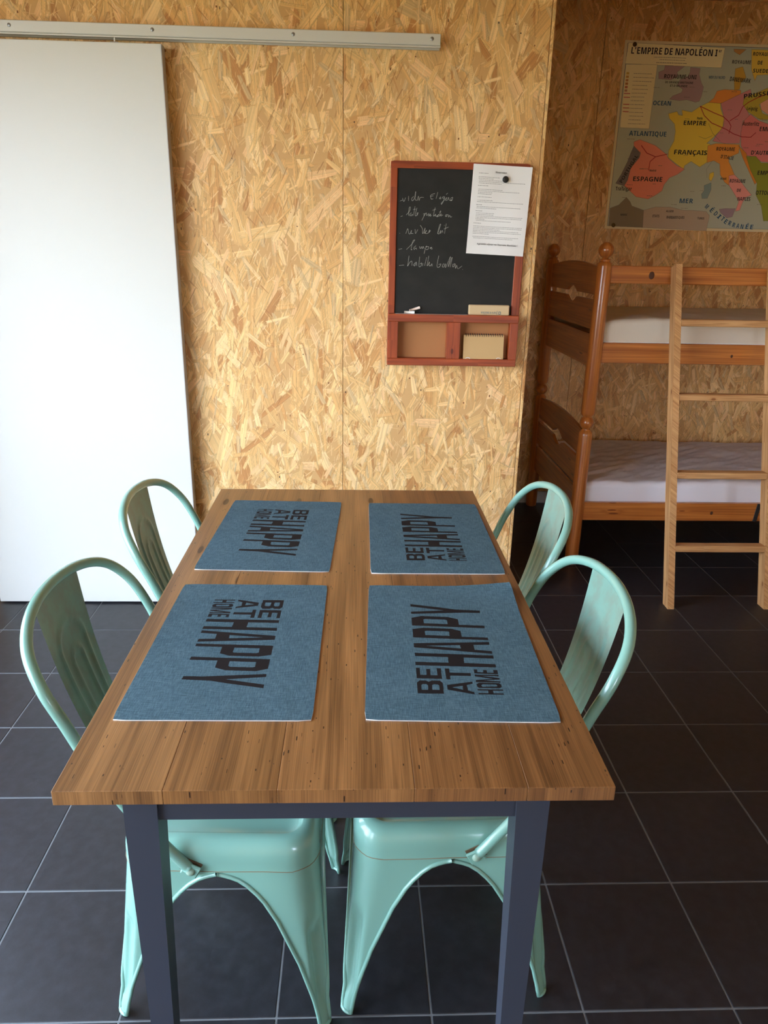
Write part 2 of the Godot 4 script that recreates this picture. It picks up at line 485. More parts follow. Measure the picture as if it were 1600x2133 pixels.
func strand(ln: float, wd: float, ang: float, tone: Color, thin: bool) -> Image:
	var ca := cos(ang)
	var sa := sin(ang)
	var w := int(absf(ca) * wd + absf(sa) * ln) + 6
	var h := int(absf(sa) * wd + absf(ca) * ln) + 6
	var im := Image.create(w, h, false, Image.FORMAT_RGBA8)
	var nf := int(wd * 2.0) + 12
	var fib := []
	var rag := []
	var drift := 0.0
	for i in nf:
		drift = drift * 0.7 + rng.randf_range(-0.05, 0.05)
		fib.append(drift + rng.randf_range(-0.03, 0.03) - (0.12 if rng.randf() < 0.06 else 0.0))
		rag.append(rng.randf_range(0.0, 1.0) * rng.randf_range(0.0, 1.0) * ln * 0.13)
	var slant := rng.randf_range(-1.2, 1.2)
	var skew := rng.randf_range(-0.5, 0.5)
	var bow := rng.randf_range(-0.06, 0.06)
	for y in h:
		for x in w:
			var dx := x - w * 0.5
			var dy := y - h * 0.5
			var v := -dx * sa + dy * ca
			var u := dx * ca + dy * sa + bow * (v * v / ln - ln * 0.08)
			var half := wd * 0.5 * (1.0 + skew * v / ln - (0.25 if skew < 0.0 else 0.1) * absf(v) / ln)
			var fi := clampi(int((u + wd * 0.5) * 2.0) + 4, 0, nf - 1)
			var e := minf(half - absf(u), minf(ln * 0.5 - float(rag[fi]) + slant * u - v, ln * 0.5 - float(rag[nf - 1 - fi]) - slant * u * 0.6 + v))
			if e <= -0.5:
				continue
			var k := 1.0 + float(fib[fi])
			if not thin and e < 1.2 and u > 0.0:
				k -= 0.16
			im.set_pixel(x, y, Color(clampf(tone.r * k, 0.0, 1.0), clampf(tone.g * k, 0.0, 1.0), clampf(tone.b * k, 0.0, 1.0), clampf(e + 0.5, 0.0, 1.0) * (0.62 if thin else 0.92)))
	return im


func fill_poly(im: Image, pts: PackedVector2Array, c: Color) -> void:
	var lo := pts[0]
	var hi := pts[0]
	for p in pts:
		lo = lo.min(p)
		hi = hi.max(p)
	for y in range(maxi(int(lo.y), 0), mini(int(hi.y) + 1, im.get_height() - 1) + 1):
		var xs := []
		for i in pts.size():
			var a := pts[i]
			var b := pts[(i + 1) % pts.size()]
			if (a.y <= y + 0.5) != (b.y <= y + 0.5):
				xs.append(a.x + (y + 0.5 - a.y) / (b.y - a.y) * (b.x - a.x))
		xs.sort()
		for k in range(0, xs.size() - 1, 2):
			var x0 := clampi(roundi(xs[k]), 0, im.get_width())
			var x1 := clampi(roundi(xs[k + 1]), 0, im.get_width())
			if x1 > x0:
				im.fill_rect(Rect2i(x0, y, x1 - x0, 1), c)


func pairs(a: Array, k := Vector2.ONE) -> PackedVector2Array:
	var out := PackedVector2Array()
	for i in range(0, a.size(), 2):
		out.append(Vector2(a[i], a[i + 1]) * k)
	return out


func stroke(im: Image, pts: PackedVector2Array, radius: float, c: Color, patchy := 0.0) -> void:
	for i in pts.size() - 1:
		var n := int(pts[i].distance_to(pts[i + 1]) / 0.7) + 1
		for k in n:
			var p := pts[i].lerp(pts[i + 1], float(k) / n)
			var r := int(ceil(radius + 0.5))
			for y in range(-r, r + 1):
				for x in range(-r, r + 1):
					var d := sqrt(float(x * x + y * y))
					if d > radius + 0.4 or rng.randf() < patchy:
						continue
					var q := Vector2i(int(p.x) + x, int(p.y) + y)
					if q.x < 0 or q.y < 0 or q.x >= im.get_width() or q.y >= im.get_height():
						continue
					im.set_pixelv(q, im.get_pixelv(q).lerp(c, clampf(radius + 0.4 - d, 0.0, 1.0) * c.a))


# blue-grey slubbed cloth with the words printed across it
func mat_cloth() -> Image:
	var w := 1024
	var h := 646
	rng.seed = 5
	var nx := noise_bytes(w, h, 0.3, 11, 1, 16)
	var ny := noise_bytes(w, h, 0.3, 12, 16, 1)
	var big := noise_bytes(w, h, 0.02, 13, 4, 4)
	var out := PackedByteArray()
	out.resize(w * h * 3)
	var ink := PackedByteArray()
	var im_ink := Image.create(w, h, false, Image.FORMAT_L8)
	im_ink.fill(Color.BLACK)
	for letter in MAT_INK:
		for k in letter.size():
			fill_poly(im_ink, pairs(letter[k], Vector2(w / 1000.0, h / 1000.0)), Color.WHITE if k == 0 else Color.BLACK)
	ink = im_ink.get_data()
	var o := 0
	for i in w * h:
		var v := (nx[i] + ny[i] - 255.0) / 255.0 * 0.55 + (big[i] / 255.0 - 0.5) * 0.12 + rng.randf_range(-0.2, 0.2)
		if ink[i] > 127:
			out[o] = 27
			out[o + 1] = 21
			out[o + 2] = 22
		else:
			out[o] = clampi(int(72 + 62 * v), 0, 255)
			out[o + 1] = clampi(int(98 + 64 * v), 0, 255)
			out[o + 2] = clampi(int(110 + 66 * v), 0, 255)
		o += 3
	return Image.create_from_data(w, h, false, Image.FORMAT_RGB8, out)


const MAP_W := 1050.0
const MAP_H := 855.0

func map_print() -> Image:
	var w := 1260
	var k := w / MAP_W
	var h := int(MAP_H * k)
	rng.seed = 9
	var kk := Vector2(k, k)
	var im := Image.create(w, h, false, Image.FORMAT_RGB8)
	var cream := Color8(214, 200, 160)
	im.fill(Color8(238, 226, 190))
	im.fill_rect(Rect2i(int(13 * k), int(13 * k), w - int(26 * k), h - int(26 * k)), Color8(70, 74, 76))
	im.fill_rect(Rect2i(int(14.5 * k), int(14.5 * k), w - int(29 * k), h - int(29 * k)), Color8(198, 206, 190))
	var tint := {"uk": Color8(152, 124, 132), "uk2": Color8(152, 124, 132), "france": Color8(222, 186, 62), "spain": Color8(214, 124, 106), "portugal": Color8(108, 100, 104), "morocco": Color8(120, 108, 88), "algeria": Color8(164, 146, 126), "holland": Color8(214, 134, 58), "rhine": Color8(192, 120, 126), "prussia": Color8(178, 158, 56), "poland": Color8(214, 152, 130), "austria": Color8(204, 110, 112), "italy": Color8(216, 140, 56), "illyria": Color8(204, 124, 42), "naples": Color8(216, 136, 132), "ottoman": Color8(132, 138, 42), "corsica": Color8(222, 186, 62), "sardinia": Color8(116, 142, 146), "sicily": Color8(140, 120, 136), "denmark": Color8(186, 144, 52), "sweden": Color8(208, 176, 66), "norway": Color8(178, 128, 70), "russia": Color8(206, 172, 140), "cream_title": cream, "legend": cream}
	for t in tint:
		var c: Color = tint[t]
		var g := (c.r + c.g + c.b) / 3.0
		tint[t] = Color(minf(lerpf(c.r, g, 0.12) * 1.24, 1.0), minf(lerpf(c.g, g, 0.12) * 1.24, 1.0), minf(lerpf(c.b, g, 0.12) * 1.24, 1.0))
	for land in MAP_LANDS:
		var p := pairs(MAP_LANDS[land], kk)
		fill_poly(im, p, tint[land])
		var edge := p.duplicate()
		edge.append(p[0])
		stroke(im, edge, 0.5, Color(0.28, 0.26, 0.26, 0.7))
	for r in MAP_ROUTES:
		stroke(im, pairs(r, kk), 1.7, Color8(186, 30, 52))
	# rivers and small print too fine to read
	for r in [[[470, 350], [500, 395], [545, 430]], [[430, 410], [465, 420], [500, 405]], [[505, 600], [495, 560], [520, 520]]]:
		var q := PackedVector2Array()
		for p in r:
			q.append(Vector2(p[0], p[1]) * k)
		stroke(im, q, 0.6, Color(0.3, 0.33, 0.35, 0.8))
	var lines := [[150, 68, 160, 2], [180, 78, 120, 2], [165, 90, 150, 3]]
	for i in 14:
		lines.append([60, 140 + i * 17, rng.randi_range(55, 95), 2])
	for i in 40:
		lines.append([rng.randi_range(60, 980), rng.randi_range(180, 800), rng.randi_range(14, 34), 2])
	for l in lines:
		var x: float = l[0]
		while x < l[0] + l[2]:
			var n := rng.randf_range(3, 10)
			im.fill_rect(Rect2i(int(x * k), int(l[1] * k), int(n * k), int(l[3])), Color8(112, 100, 92))
			x += n + 2.0
	for i in 6:
		im.fill_rect(Rect2i(int(24 * k), int((136 + i * 15) * k), int(14 * k), int(10 * k)), [Color8(222, 190, 90), Color8(214, 160, 80), Color8(208, 150, 90), Color8(206, 132, 70), Color8(206, 120, 96), Color8(206, 150, 120)][i])
	return im


func slate_marks(wm: float, hm: float) -> Image:
	var k := 1500.0
	var w := int(wm * k)
	var h := int(hm * k)
	var sm := noise_bytes(w, h, 0.015, 21, 3, 2)
	var out := PackedByteArray()
	out.resize(w * h * 3)
	rng.seed = 3
	for i in w * h:
		var v := 26.0 + (sm[i] / 255.0 - 0.5) * 12.0 + rng.randf_range(-2, 2)
		out[i * 3] = int(v)
		out[i * 3 + 1] = int(v)
		out[i * 3 + 2] = int(v * 0.9)
	var im := Image.create_from_data(w, h, false, Image.FORMAT_RGB8, out)
	for s in CHALK:
		var raw := pairs(s, Vector2(k / 1000.0, k / 1000.0))
		var knots := PackedVector3Array()
		for p in raw:
			knots.append(Vector3(p.x, p.y, 0))
		var path := PackedVector2Array()
		for p in (smooth_path(knots, 6) if knots.size() > 2 else knots):
			path.append(Vector2(p.x, p.y))
		stroke(im, path, 1.15, Color(0.78, 0.78, 0.75, 0.62), 0.3)
	return im


func letter_page() -> Image:
	var k := 2.4
	var im := Image.create(int(210 * k), int(297 * k), false, Image.FORMAT_RGB8)
	im.fill(Color8(236, 236, 236))
	rng.seed = 31
	var rows := [[22, 28, 30], [22, 40, 70], [22, 45, 55], [24, 50, 92], [24, 55, 165], [24, 60, 80], [22, 68, 34], [24, 80, 88], [24, 85, 150], [24, 90, 50], [24, 95, 48], [24, 105, 48], [24, 116, 56], [24, 121, 160], [22, 131, 18], [24, 137, 158], [24, 142, 70], [22, 151, 18], [24, 158, 60], [24, 163, 56], [24, 168, 162], [24, 173, 165], [24, 178, 28], [26, 183, 124], [18, 192, 26], [18, 202, 175], [18, 207, 172], [18, 212, 96], [18, 217, 165], [18, 222, 172], [18, 227, 56], [18, 237, 168], [22, 242, 140]]
	for r in rows:
		var x: float = r[0]
		while x < r[0] + r[2]:
			var n := rng.randf_range(2.0, 8.0)
			var c := 120 if r[2] > 40 else 90
			im.fill_rect(Rect2i(int(x * k), int(r[1] * k), int(n * k), 3), Color8(c, c, c + 6))
			x += n + 1.3
	return im


func words(parent: Node, text: String, at: Vector3, height: float, width: float, turn: float, m: Material, called := "lettering", face := "Droid Sans", weight := 700) -> MeshInstance3D:
	var t := TextMesh.new()
	var f := SystemFont.new()
	f.font_names = [face]
	f.font_weight = weight
	t.font = f
	t.font_size = 32
	t.pixel_size = 0.01
	t.depth = 0.0
	t.curve_step = 2.0
	t.text = text
	var box_ := t.get_aabb()
	var o := part(parent, called, t, m, at)
	var cap := 32 * 0.01 * 0.714
	o.scale = Vector3(width / maxf(box_.size.x, 0.001), height / cap, 1.0)
	o.rotation.z = deg_to_rad(turn)
	return o


# ---------------------------------------------------------------- chair
const HOOP := [[0.0, 0.826, 0.0], [0.099, 0.819, 0.01], [0.171, 0.794, 0.033], [0.206, 0.748, 0.064], [0.213, 0.689, 0.095], [0.211, 0.625, 0.121], [0.203, 0.562, 0.149], [0.190, 0.484, 0.183], [0.179, 0.416, 0.223], [0.176, 0.372, 0.254]]
const LEG_EDGE := [[0.0, 0.0], [0.015, 0.0], [0.018, 0.03], [0.025, 0.07], [0.045, 0.15], [0.078, 0.245], [0.10, 0.290], [0.12, 0.317], [0.14, 0.333], [0.16, 0.342], [0.178, 0.3445]]

func rounded(hu: float, f0: float, f1: float, r: float, seg := 8, sides := 6) -> PackedVector3Array:
	var out := PackedVector3Array()
	var cs := [Vector2(hu - r, f1 - r), Vector2(-hu + r, f1 - r), Vector2(-hu + r, f0 + r), Vector2(hu - r, f0 + r)]
	for c in 4:
		for i in seg + 1:
			var a := PI * 0.5 * (c + float(i) / seg)
			out.append(Vector3(cs[c].x + cos(a) * r, 0, cs[c].y + sin(a) * r))
		var a1 := PI * 0.5 * (c + 1)
		var from: Vector2 = cs[c] + Vector2(cos(a1), sin(a1)) * r
		var to: Vector2 = cs[(c + 1) % 4] + Vector2(cos(a1), sin(a1)) * r
		for i in range(1, sides):
			var p := from.lerp(to, float(i) / sides)
			out.append(Vector3(p.x, 0, p.y))
	return out


func leg_low(d: float) -> float:
	for i in LEG_EDGE.size() - 1:
		if d <= LEG_EDGE[i + 1][0]:
			return lerpf(LEG_EDGE[i][1], LEG_EDGE[i + 1][1], (d - LEG_EDGE[i][0]) / (LEG_EDGE[i + 1][0] - LEG_EDGE[i][0]))
	return LEG_EDGE[-1][1]


# a point of the pressed leg: d metres from the corner on the side arm (dir 1) or on the front arm (dir -1)
func leg_point(sx: float, front: bool, d: float, dir: float, y: float) -> Vector3:
	var t := clampf(1.0 - y / 0.36, 0.0, 1.0)
	var hu := 0.1665 + t * (0.026 if front else 0.004)
	var hf := (0.1765 + t * 0.022) if front else (0.1705 + t * 0.036)
	var r := lerpf(0.054, 0.020, t)
	var dim := 0.012 * exp(-pow(d / 0.019, 4.0)) * smoothstep(0.025, 0.06, y) * (1.0 - smoothstep(0.20, 0.25, y))
	var p := Vector2.ZERO
	var n := Vector2.ZERO
	if d < r:
		var a := PI * 0.25 - dir * PI * 0.25 * d / r
		n = Vector2(cos(a), sin(a))
		p = Vector2(hu - r, hf - r) + n * r
	elif dir > 0:
		n = Vector2(1, 0)
		p = Vector2(hu, hf - d)
	else:
		n = Vector2(0, 1)
		p = Vector2(hu - d, hf)
	p -= n * dim
	return Vector3(p.x * sx, y, p.y * (1.0 if front else -1.0))


func make_chair() -> Node3D:
	var c := thing("metal_chair", "", "chair")
	var st := begin()
	st.set_smooth_group(0)
	var rows := []
	for p in [[-0.001, 0.354], [0.0, 0.358], [0.0, 0.374], [0.001, 0.386], [0.005, 0.399], [0.012, 0.4085], [0.020, 0.4125], [0.029, 0.413], [0.033, 0.4115], [0.036, 0.4055], [0.041, 0.402], [0.06, 0.401], [0.11, 0.400]]:
		var row := rounded(0.168 - p[0], -0.172 + p[0], 0.178 - p[0], maxf(0.055 - p[0] * 0.75, 0.012))
		for i in row.size():
			row[i].y = p[1]
		rows.append(row)
	grid(st, rows, true)
	var last: PackedVector3Array = rows[-1]
	for i in last.size():
		tri(st, Vector3(0, 0.3995, 0), last[i], last[(i + 1) % last.size()])
	var seat := part(c, "seat", done(st), M.mint)
	st = begin()
	var seam := rounded(0.1683, -0.1723, 0.1783, 0.055)
	for i in seam.size():
		seam[i].y = 0.3555 + 0.0006 * sin(i * 1.7)
	seam.append(seam[0])
	tube(st, seam, 0.0009, 6, false)
	part(seat, "weld_seam", done(st), M.rust)
	# four pressed legs
	var ds := [0.178, 0.166, 0.152, 0.14, 0.125, 0.11, 0.098, 0.088, 0.078, 0.067, 0.056, 0.045, 0.035, 0.029, 0.025, 0.0215, 0.018, 0.0165, 0.015, 0.011, 0.007, 0.0035]
	for front in [true, false]:
		for sx in [1.0, -1.0]:
			var cols := []
			for d in ds:
				cols.append([d, 1.0])
			cols.append([0.0, 1.0])
			for i in range(ds.size() - 1, -1, -1):
				cols.append([ds[i], -1.0])
			st = begin()
			st.set_smooth_group(0)
			rows = []
			for col in cols:
				var row := PackedVector3Array()
				var limit: float = minf(col[0], (0.1768 if front else 0.1708) if col[1] > 0 else 0.1668)
				var yb := leg_low(col[0])
				for k in 21:
					row.append(leg_point(sx, front, limit, col[1], lerpf(0.362, yb, k / 20.0)))
				rows.append(row)
			grid(st, rows, false, [], (sx > 0) == front)
			var leg := part(c, "leg", done(st), M.mint)
			st = begin()
			var lip := PackedVector3Array()
			for col in cols:
				var limit: float = minf(col[0], (0.1768 if front else 0.1708) if col[1] > 0 else 0.1668)
				lip.append(leg_point(sx, front, limit, col[1], leg_low(col[0]) + 0.004))
			tube(st, lip, 0.0042, 8)
			part(leg, "rolled_edge", done(st), M.mint)
	# back hoop
	var knots := PackedVector3Array()
	for i in range(HOOP.size() - 1, 0, -1):
		knots.append(Vector3(-HOOP[i][0], HOOP[i][1], HOOP[i][2] - 0.30))
	for h in HOOP:
		knots.append(Vector3(h[0], h[1], h[2] - 0.30))
	st = begin()
	tube(st, smooth_path(knots, 7), 0.0096, 14)
	part(c, "back_hoop", done(st), M.mint)
	# back splat with two pressed arches
	st = begin()
	st.set_smooth_group(0)
	rows = []
	for j in 57:
		var t := j / 56.0
		var row := PackedVector3Array()
		for i in 33:
			var e := i / 16.0 - 1.0
			var hw := lerpf(0.056, 0.087, pow(t, 0.85))
			var u := e * hw
			var top := 0.824 - 0.72 * u * u
			var y := lerpf(0.405, top, t)
			var f := lerpf(-0.166, -0.297 + 1.1 * u * u, t) - 0.016 * sin(PI * t)
			f -= 0.006 * e * e * (1.0 - t)
			var bump := 0.0
			for arch in [[0.62, 0.755], [0.27, 0.70]]:
				var w: float = hw * arch[0]
				var base: float = arch[1] - w
				var dist := absf(absf(u) - w) if y < base else absf(Vector2(u, y - base).length() - w)
				bump = maxf(bump, exp(-pow(dist / 0.0042, 2.0)))
			bump *= smoothstep(0.43, 0.48, y)
			row.append(Vector3(u, y, f + bump * 0.0032))
		rows.append(row)
	grid(st, rows)
	part(c, "back_splat", done(st), M.mint_splat)
	# riveted tabs at the lower ends of the hoop
	for sx in [1.0, -1.0]:
		st = begin()
		box(st, Vector3.ZERO, Vector3(0.006, 0.026, 0.030), 0.002, 1, Vector2.ZERO, Transform3D(Basis(Vector3.RIGHT, 0.5), Vector3(0.1765 * sx, 0.366, -0.042)))
		var tab := part(c, "tab", done(st), M.mint)
		st = begin()
		lathe(st, [[0.0, 0.006], [0.005, 0.005], [0.0078, 0.0022], [0.0082, 0.0]], 16)
		var rv := part(tab, "rivet", done(st), M.mint_worn, Vector3(0.1792 * sx, 0.366, -0.042))
		rv.rotation.z = -PI / 2 * sx
		st = begin()
		box(st, Vector3.ZERO, Vector3(0.0016, 0.0275, 0.0325), 0.0005, 1, Vector2.ZERO, Transform3D(Basis(Vector3.RIGHT, 0.5), Vector3(0.1690 * sx, 0.367, -0.043)))
		part(tab, "rust_rim", done(st), M.rust_dark)
	return c


func place_chair(o: Node3D, x: float, z: float, yaw: float, side: float, label: String) -> void:
	var f := Vector3(-side * cos(yaw), 0, sin(yaw))
	o.position = Vector3(x, 0, z) + f * 0.30
	o.rotation.y = atan2(f.x, f.z)
	tag(o, label, "chair", "mint metal chairs around the table")


# ---------------------------------------------------------------- the scene
func _ready() -> void:
	set_view_and_light()
	make_materials()
	build_room()
	build_windows()
	build_table()
	build_mats()
	build_chairs()
	build_sliding_door()
	build_blackboard()
	build_bunk()
	build_map()


func set_view_and_light() -> void:
	var cam := Camera3D.new()
	cam.name = "camera"
	cam.fov = rad_to_deg(2.0 * atan(1066.5 / 1535.32))
	cam.near = 0.02
	cam.position = Vector3(0, 1.39, 0)
	cam.rotation = Vector3(-0.3413023, -0.04296, 0.0210975)
	add_child(cam)
	cam.current = true
	var env := Environment.new()
	env.background_mode = Environment.BG_SKY
	var sky := Sky.new()
	var sm := ProceduralSkyMaterial.new()
	sm.sky_top_color = Color(0.80, 0.89, 1.0)
	sm.sky_horizon_color = Color(0.95, 0.97, 1.0)
	sm.ground_horizon_color = Color(0.62, 0.62, 0.56)
	sm.ground_bottom_color = Color(0.42, 0.43, 0.36)
	sm.sun_angle_max = 0.0
	sm.energy_multiplier = 1.0
	sky.sky_material = sm
	env.sky = sky
	env.background_energy_multiplier = 8.0
	env.tonemap_mode = Environment.TONE_MAPPER_LINEAR
	env.tonemap_exposure = 2.6
	env.sdfgi_enabled = true
	env.ssao_enabled = true
	env.ssil_enabled = true
	var we := WorldEnvironment.new()
	we.name = "world"
	we.environment = env
	add_child(we)


func make_materials() -> void:
	var osb := strand_board(2048)
	M.osb = textured(osb, 0.55, Vector3(1 / 2.4, 1 / 2.4, 1), Color(1.0, 0.97, 0.905))
	M.osb_edge = same_but(M.osb, Color(0.86, 0.8, 0.72), 0.8)
	M.tiles = []
	for k in 3:
		var tn := noise_bytes(256, 256, 0.03, 40 + k, 1, 1)
		var tb := PackedByteArray()
		tb.resize(256 * 256 * 3)
		rng.seed = 60 + k
		for i in 256 * 256:
			var v := 34.0 + (tn[i] / 255.0 - 0.5) * 13.0 + rng.randf_range(-2.5, 2.5)
			tb[i * 3] = int(v)
			tb[i * 3 + 1] = int(v * 0.99)
			tb[i * 3 + 2] = int(v * 1.13)
		M.tiles.append(textured(Image.create_from_data(256, 256, false, Image.FORMAT_RGB8, tb), 0.42, Vector3(3.3, 3.3, 1)))
	M.grout = flat(Color8(112, 114, 116), 0.9)
	M.table = textured(wood(1024, 1024, Color8(98, 66, 36), Color8(168, 122, 74), 101, 7.0, 0.7, 7, 520), 0.38, Vector3(1 / 0.5, 1 / 1.25, 1))
	M.table.clearcoat_enabled = true
	M.table.clearcoat = 0.15
	M.table.clearcoat_roughness = 0.35
	M.table_tints = [same_but(M.table, Color(1.0, 1.0, 1.0)), same_but(M.table, Color(0.95, 0.93, 0.9)), same_but(M.table, Color(0.99, 0.97, 0.96)), same_but(M.table, Color(0.9, 0.86, 0.84)), same_but(M.table, Color(0.86, 0.82, 0.8))]
	M.navy = flat(Color8(50, 54, 66), 0.45)
	M.mint = flat(Color8(121, 166, 153), 0.26)
	M.mint.clearcoat_enabled = true
	M.mint.clearcoat = 0.5
	M.mint.clearcoat_roughness = 0.12
	# rubbed, greyed paint on the back splats
	var pa := noise_bytes(256, 512, 0.03, 91, 2, 2)
	var pb := noise_bytes(256, 512, 0.2, 92, 1, 3)
	var pd := PackedByteArray()
	pd.resize(256 * 512 * 3)
	for i in 256 * 512:
		var q := clampf((pa[i] + 0.45 * pb[i] - 135.0) / 110.0, 0.0, 1.0) * 0.85
		pd[i * 3] = int(lerpf(112, 115, q))
		pd[i * 3 + 1] = int(lerpf(148, 135, q))
		pd[i * 3 + 2] = int(lerpf(135, 120, q))
	M.mint_splat = textured(Image.create_from_data(256, 512, false, Image.FORMAT_RGB8, pd), 0.34)
	M.rust_dark = flat(Color8(92, 74, 52), 0.85)
	M.rust = flat(Color8(120, 104, 78), 0.8)
	M.mint_worn = flat(Color8(140, 168, 150), 0.35)
	M.white_panel = flat(Color8(211, 211, 206), 0.5)
	M.white = flat(Color8(232, 232, 232), 0.7)
	M.alu = flat(Color8(208, 209, 205), 0.45, 0.15)
	M.screw = flat(Color8(150, 152, 156), 0.35, 0.8)
	M.ceiling = flat(Color8(225, 222, 214), 0.9)
	M.plaster = flat(Color8(214, 206, 194), 0.9)
	M.base = flat(Color8(190, 192, 196), 0.6)
	var pine := wood(512, 1024, Color8(142, 74, 26), Color8(212, 136, 66), 202, 22.0, 0.35, 5)
	M.pine = textured(pine, 0.3, Vector3(1 / 0.25, 1 / 2.0, 1))
	M.pine.clearcoat_enabled = true
	M.pine.clearcoat = 0.6
	M.pine.clearcoat_roughness = 0.15
	M.raw_pine = textured(wood(512, 1024, Color8(158, 108, 62), Color8(222, 176, 122), 303, 20.0, 0.35, 7), 0.6, Vector3(1 / 0.25, 1 / 0.8, 1))
	M.redwood = textured(wood(512, 512, Color8(112, 40, 14), Color8(176, 82, 36), 404, 14.0, 0.3, 3), 0.42, Vector3(1 / 0.25, 1 / 0.4, 1))
	M.hardboard = flat(Color8(168, 112, 66), 0.7)
	M.ink = flat(Color8(42, 40, 48), 0.8)
	M.blue_ink = flat(Color8(44, 92, 132), 0.8)
	M.sheet = flat(Color8(212, 204, 204), 0.9)
	M.black = flat(Color8(26, 26, 28), 0.5)
	M.kraft = flat(Color8(196, 162, 112), 0.85)
	M.glass = flat(Color(0.96, 0.98, 0.98, 0.06), 0.02)
	M.glass.transparency = BaseMaterial3D.TRANSPARENCY_ALPHA


func structure(o: Node, label: String, category: String) -> void:
	tag(o, label, category, "", "structure")


func board(parent: Node, x0: float, x1: float, y0: float, y1: float, z: float, thick: float, off: Vector2, m: Material = null) -> void:
	var st := begin()
	box(st, Vector3((x0 + x1) * 0.5, (y0 + y1) * 0.5, z - thick * 0.5), Vector3(x1 - x0, y1 - y0, thick), 0.0012, 1, off)
	part(parent, "panel", done(st), m if m else M.osb)


func build_room() -> void:
	# floor: grout bed and separate tiles
	var fl := thing("floor", "dark slate-grey square floor tiles with pale grout lines", "floor", Vector3.ZERO, "", "structure")
	box_between(fl, "grout_bed", Vector3(LEFT_X - 0.2, -0.12, ALCOVE_Z - 0.2), Vector3(RIGHT_X + 0.2, -0.0016, REAR_Z + 0.2), M.grout, 0.0)
	var px := 0.298
	var pz := 0.306
	var meshes := []
	for k in 4:
		var st := begin()
		box(st, Vector3(0, -0.005, 0), Vector3(px - 0.0034, 0.01, pz - 0.0034), 0.0012, 2, Vector2(k * 0.37, k * 0.53))
		meshes.append(done(st))
	rng.seed = 15
	var far := begin()
	for i in range(-9, 12):
		for j in range(-11, 15):
			var x := 0.155 + (i + 0.5) * px
			var z := -1.012 - (j + 0.5) * pz
			if x < LEFT_X - 0.1 or x > RIGHT_X + 0.1 or z > REAR_Z + 0.1 or z < ALCOVE_Z - 0.1:
				continue
			if z < WALL_Z - 0.2 and x < EDGE_X - 0.3:
				continue
			if z < -0.55 and x > -2.0 and x < 2.4 + 0.3 * px:
				part(fl, "tile", meshes[rng.randi() % 4], M.tiles[rng.randi() % 3], Vector3(x, rng.randf_range(-0.0004, 0.0), z))
			else:
				box(far, Vector3(x, -0.005, z), Vector3(px - 0.0034, 0.01, pz - 0.0034), 0.0012, 2, Vector2(i * 0.3, j * 0.3))
	var rest := part(fl, "tiles_out_of_sight", done(far), M.tiles[0])
	rest.name = "outer_tiles"
	rest.set_meta("kind", "stuff")
	# board wall behind the table
	var wf := thing("wall_front", "strand board wall behind the table, brightly lit", "wall", Vector3.ZERO, "", "structure")
	box_between(wf, "core", Vector3(LEFT_X - 0.2, -0.02, WALL_Z - 0.10), Vector3(EDGE_X - 0.0125, TOP_Y, WALL_Z - 0.0125), M.plaster, 0.0)
	board(wf, LEFT_X - 0.1, -1.2975, 0, TOP_Y, WALL_Z, 0.012, Vector2(0.4, 0.2))
	board(wf, -1.296, -0.0467, 0, TOP_Y, WALL_Z, 0.012, Vector2(1.5, 0.9))
	board(wf, -0.0455, EDGE_X - 0.0135, 0, TOP_Y, WALL_Z, 0.012, Vector2(0.2, 1.7))
	var wi := thing("wall_return", "narrow board edge of the wall turning into the bunk alcove", "wall", Vector3.ZERO, "", "structure")
	var st2 := begin()
	box(st2, Vector3(EDGE_X - 0.006, TOP_Y * 0.5, (WALL_Z + ALCOVE_Z) * 0.5 - 0.001), Vector3(0.012, TOP_Y, WALL_Z - ALCOVE_Z), 0.0012, 1, Vector2(0.8, 0.3))
	part(wi, "panel", done(st2), M.osb)
	# alcove back wall
	var wb := thing("wall_back", "strand board wall of the alcove behind the bunk bed", "wall", Vector3.ZERO, "", "structure")
	box_between(wb, "core", Vector3(EDGE_X - 0.1, -0.02, ALCOVE_Z - 0.12), Vector3(RIGHT_X + 0.2, TOP_Y, ALCOVE_Z - 0.0125), M.plaster, 0.0)
	board(wb, EDGE_X - 0.05, 1.2, 0, TOP_Y, ALCOVE_Z, 0.012, Vector2(0.7, 0.5))
	board(wb, 1.2015, 2.45, 0, TOP_Y, ALCOVE_Z, 0.012, Vector2(1.9, 0.1))
	board(wb, 2.4515, RIGHT_X + 0.1, 0, TOP_Y, ALCOVE_Z, 0.012, Vector2(1.1, 1.2))
	var wh := box_between(self, "wall_header", Vector3(EDGE_X, 2.23, WALL_Z - 0.10), Vector3(RIGHT_X + 0.1, TOP_Y, WALL_Z), M.osb, 0.001)
	structure(wh, "strand board lintel over the alcove opening, above the picture", "wall")
	var bb := box_between(self, "baseboard_back", Vector3(EDGE_X, 0, ALCOVE_Z), Vector3(RIGHT_X, 0.07, ALCOVE_Z + 0.010), M.base, 0.002)
	structure(bb, "pale grey skirting board at the foot of the alcove wall", "baseboard")
	var wr := box_between(self, "wall_right", Vector3(RIGHT_X, -0.02, ALCOVE_Z - 0.12), Vector3(RIGHT_X + 0.15, TOP_Y, REAR_Z + 0.15), M.osb, 0.0)
	structure(wr, "strand board side wall on the right, out of the picture", "wall")
	var ce := box_between(self, "ceiling", Vector3(LEFT_X - 0.2, TOP_Y, ALCOVE_Z - 0.2), Vector3(RIGHT_X + 0.2, TOP_Y + 0.12, REAR_Z + 0.2), M.osb, 0.0)
	structure(ce, "strand board ceiling above the room, out of the picture", "ceiling")


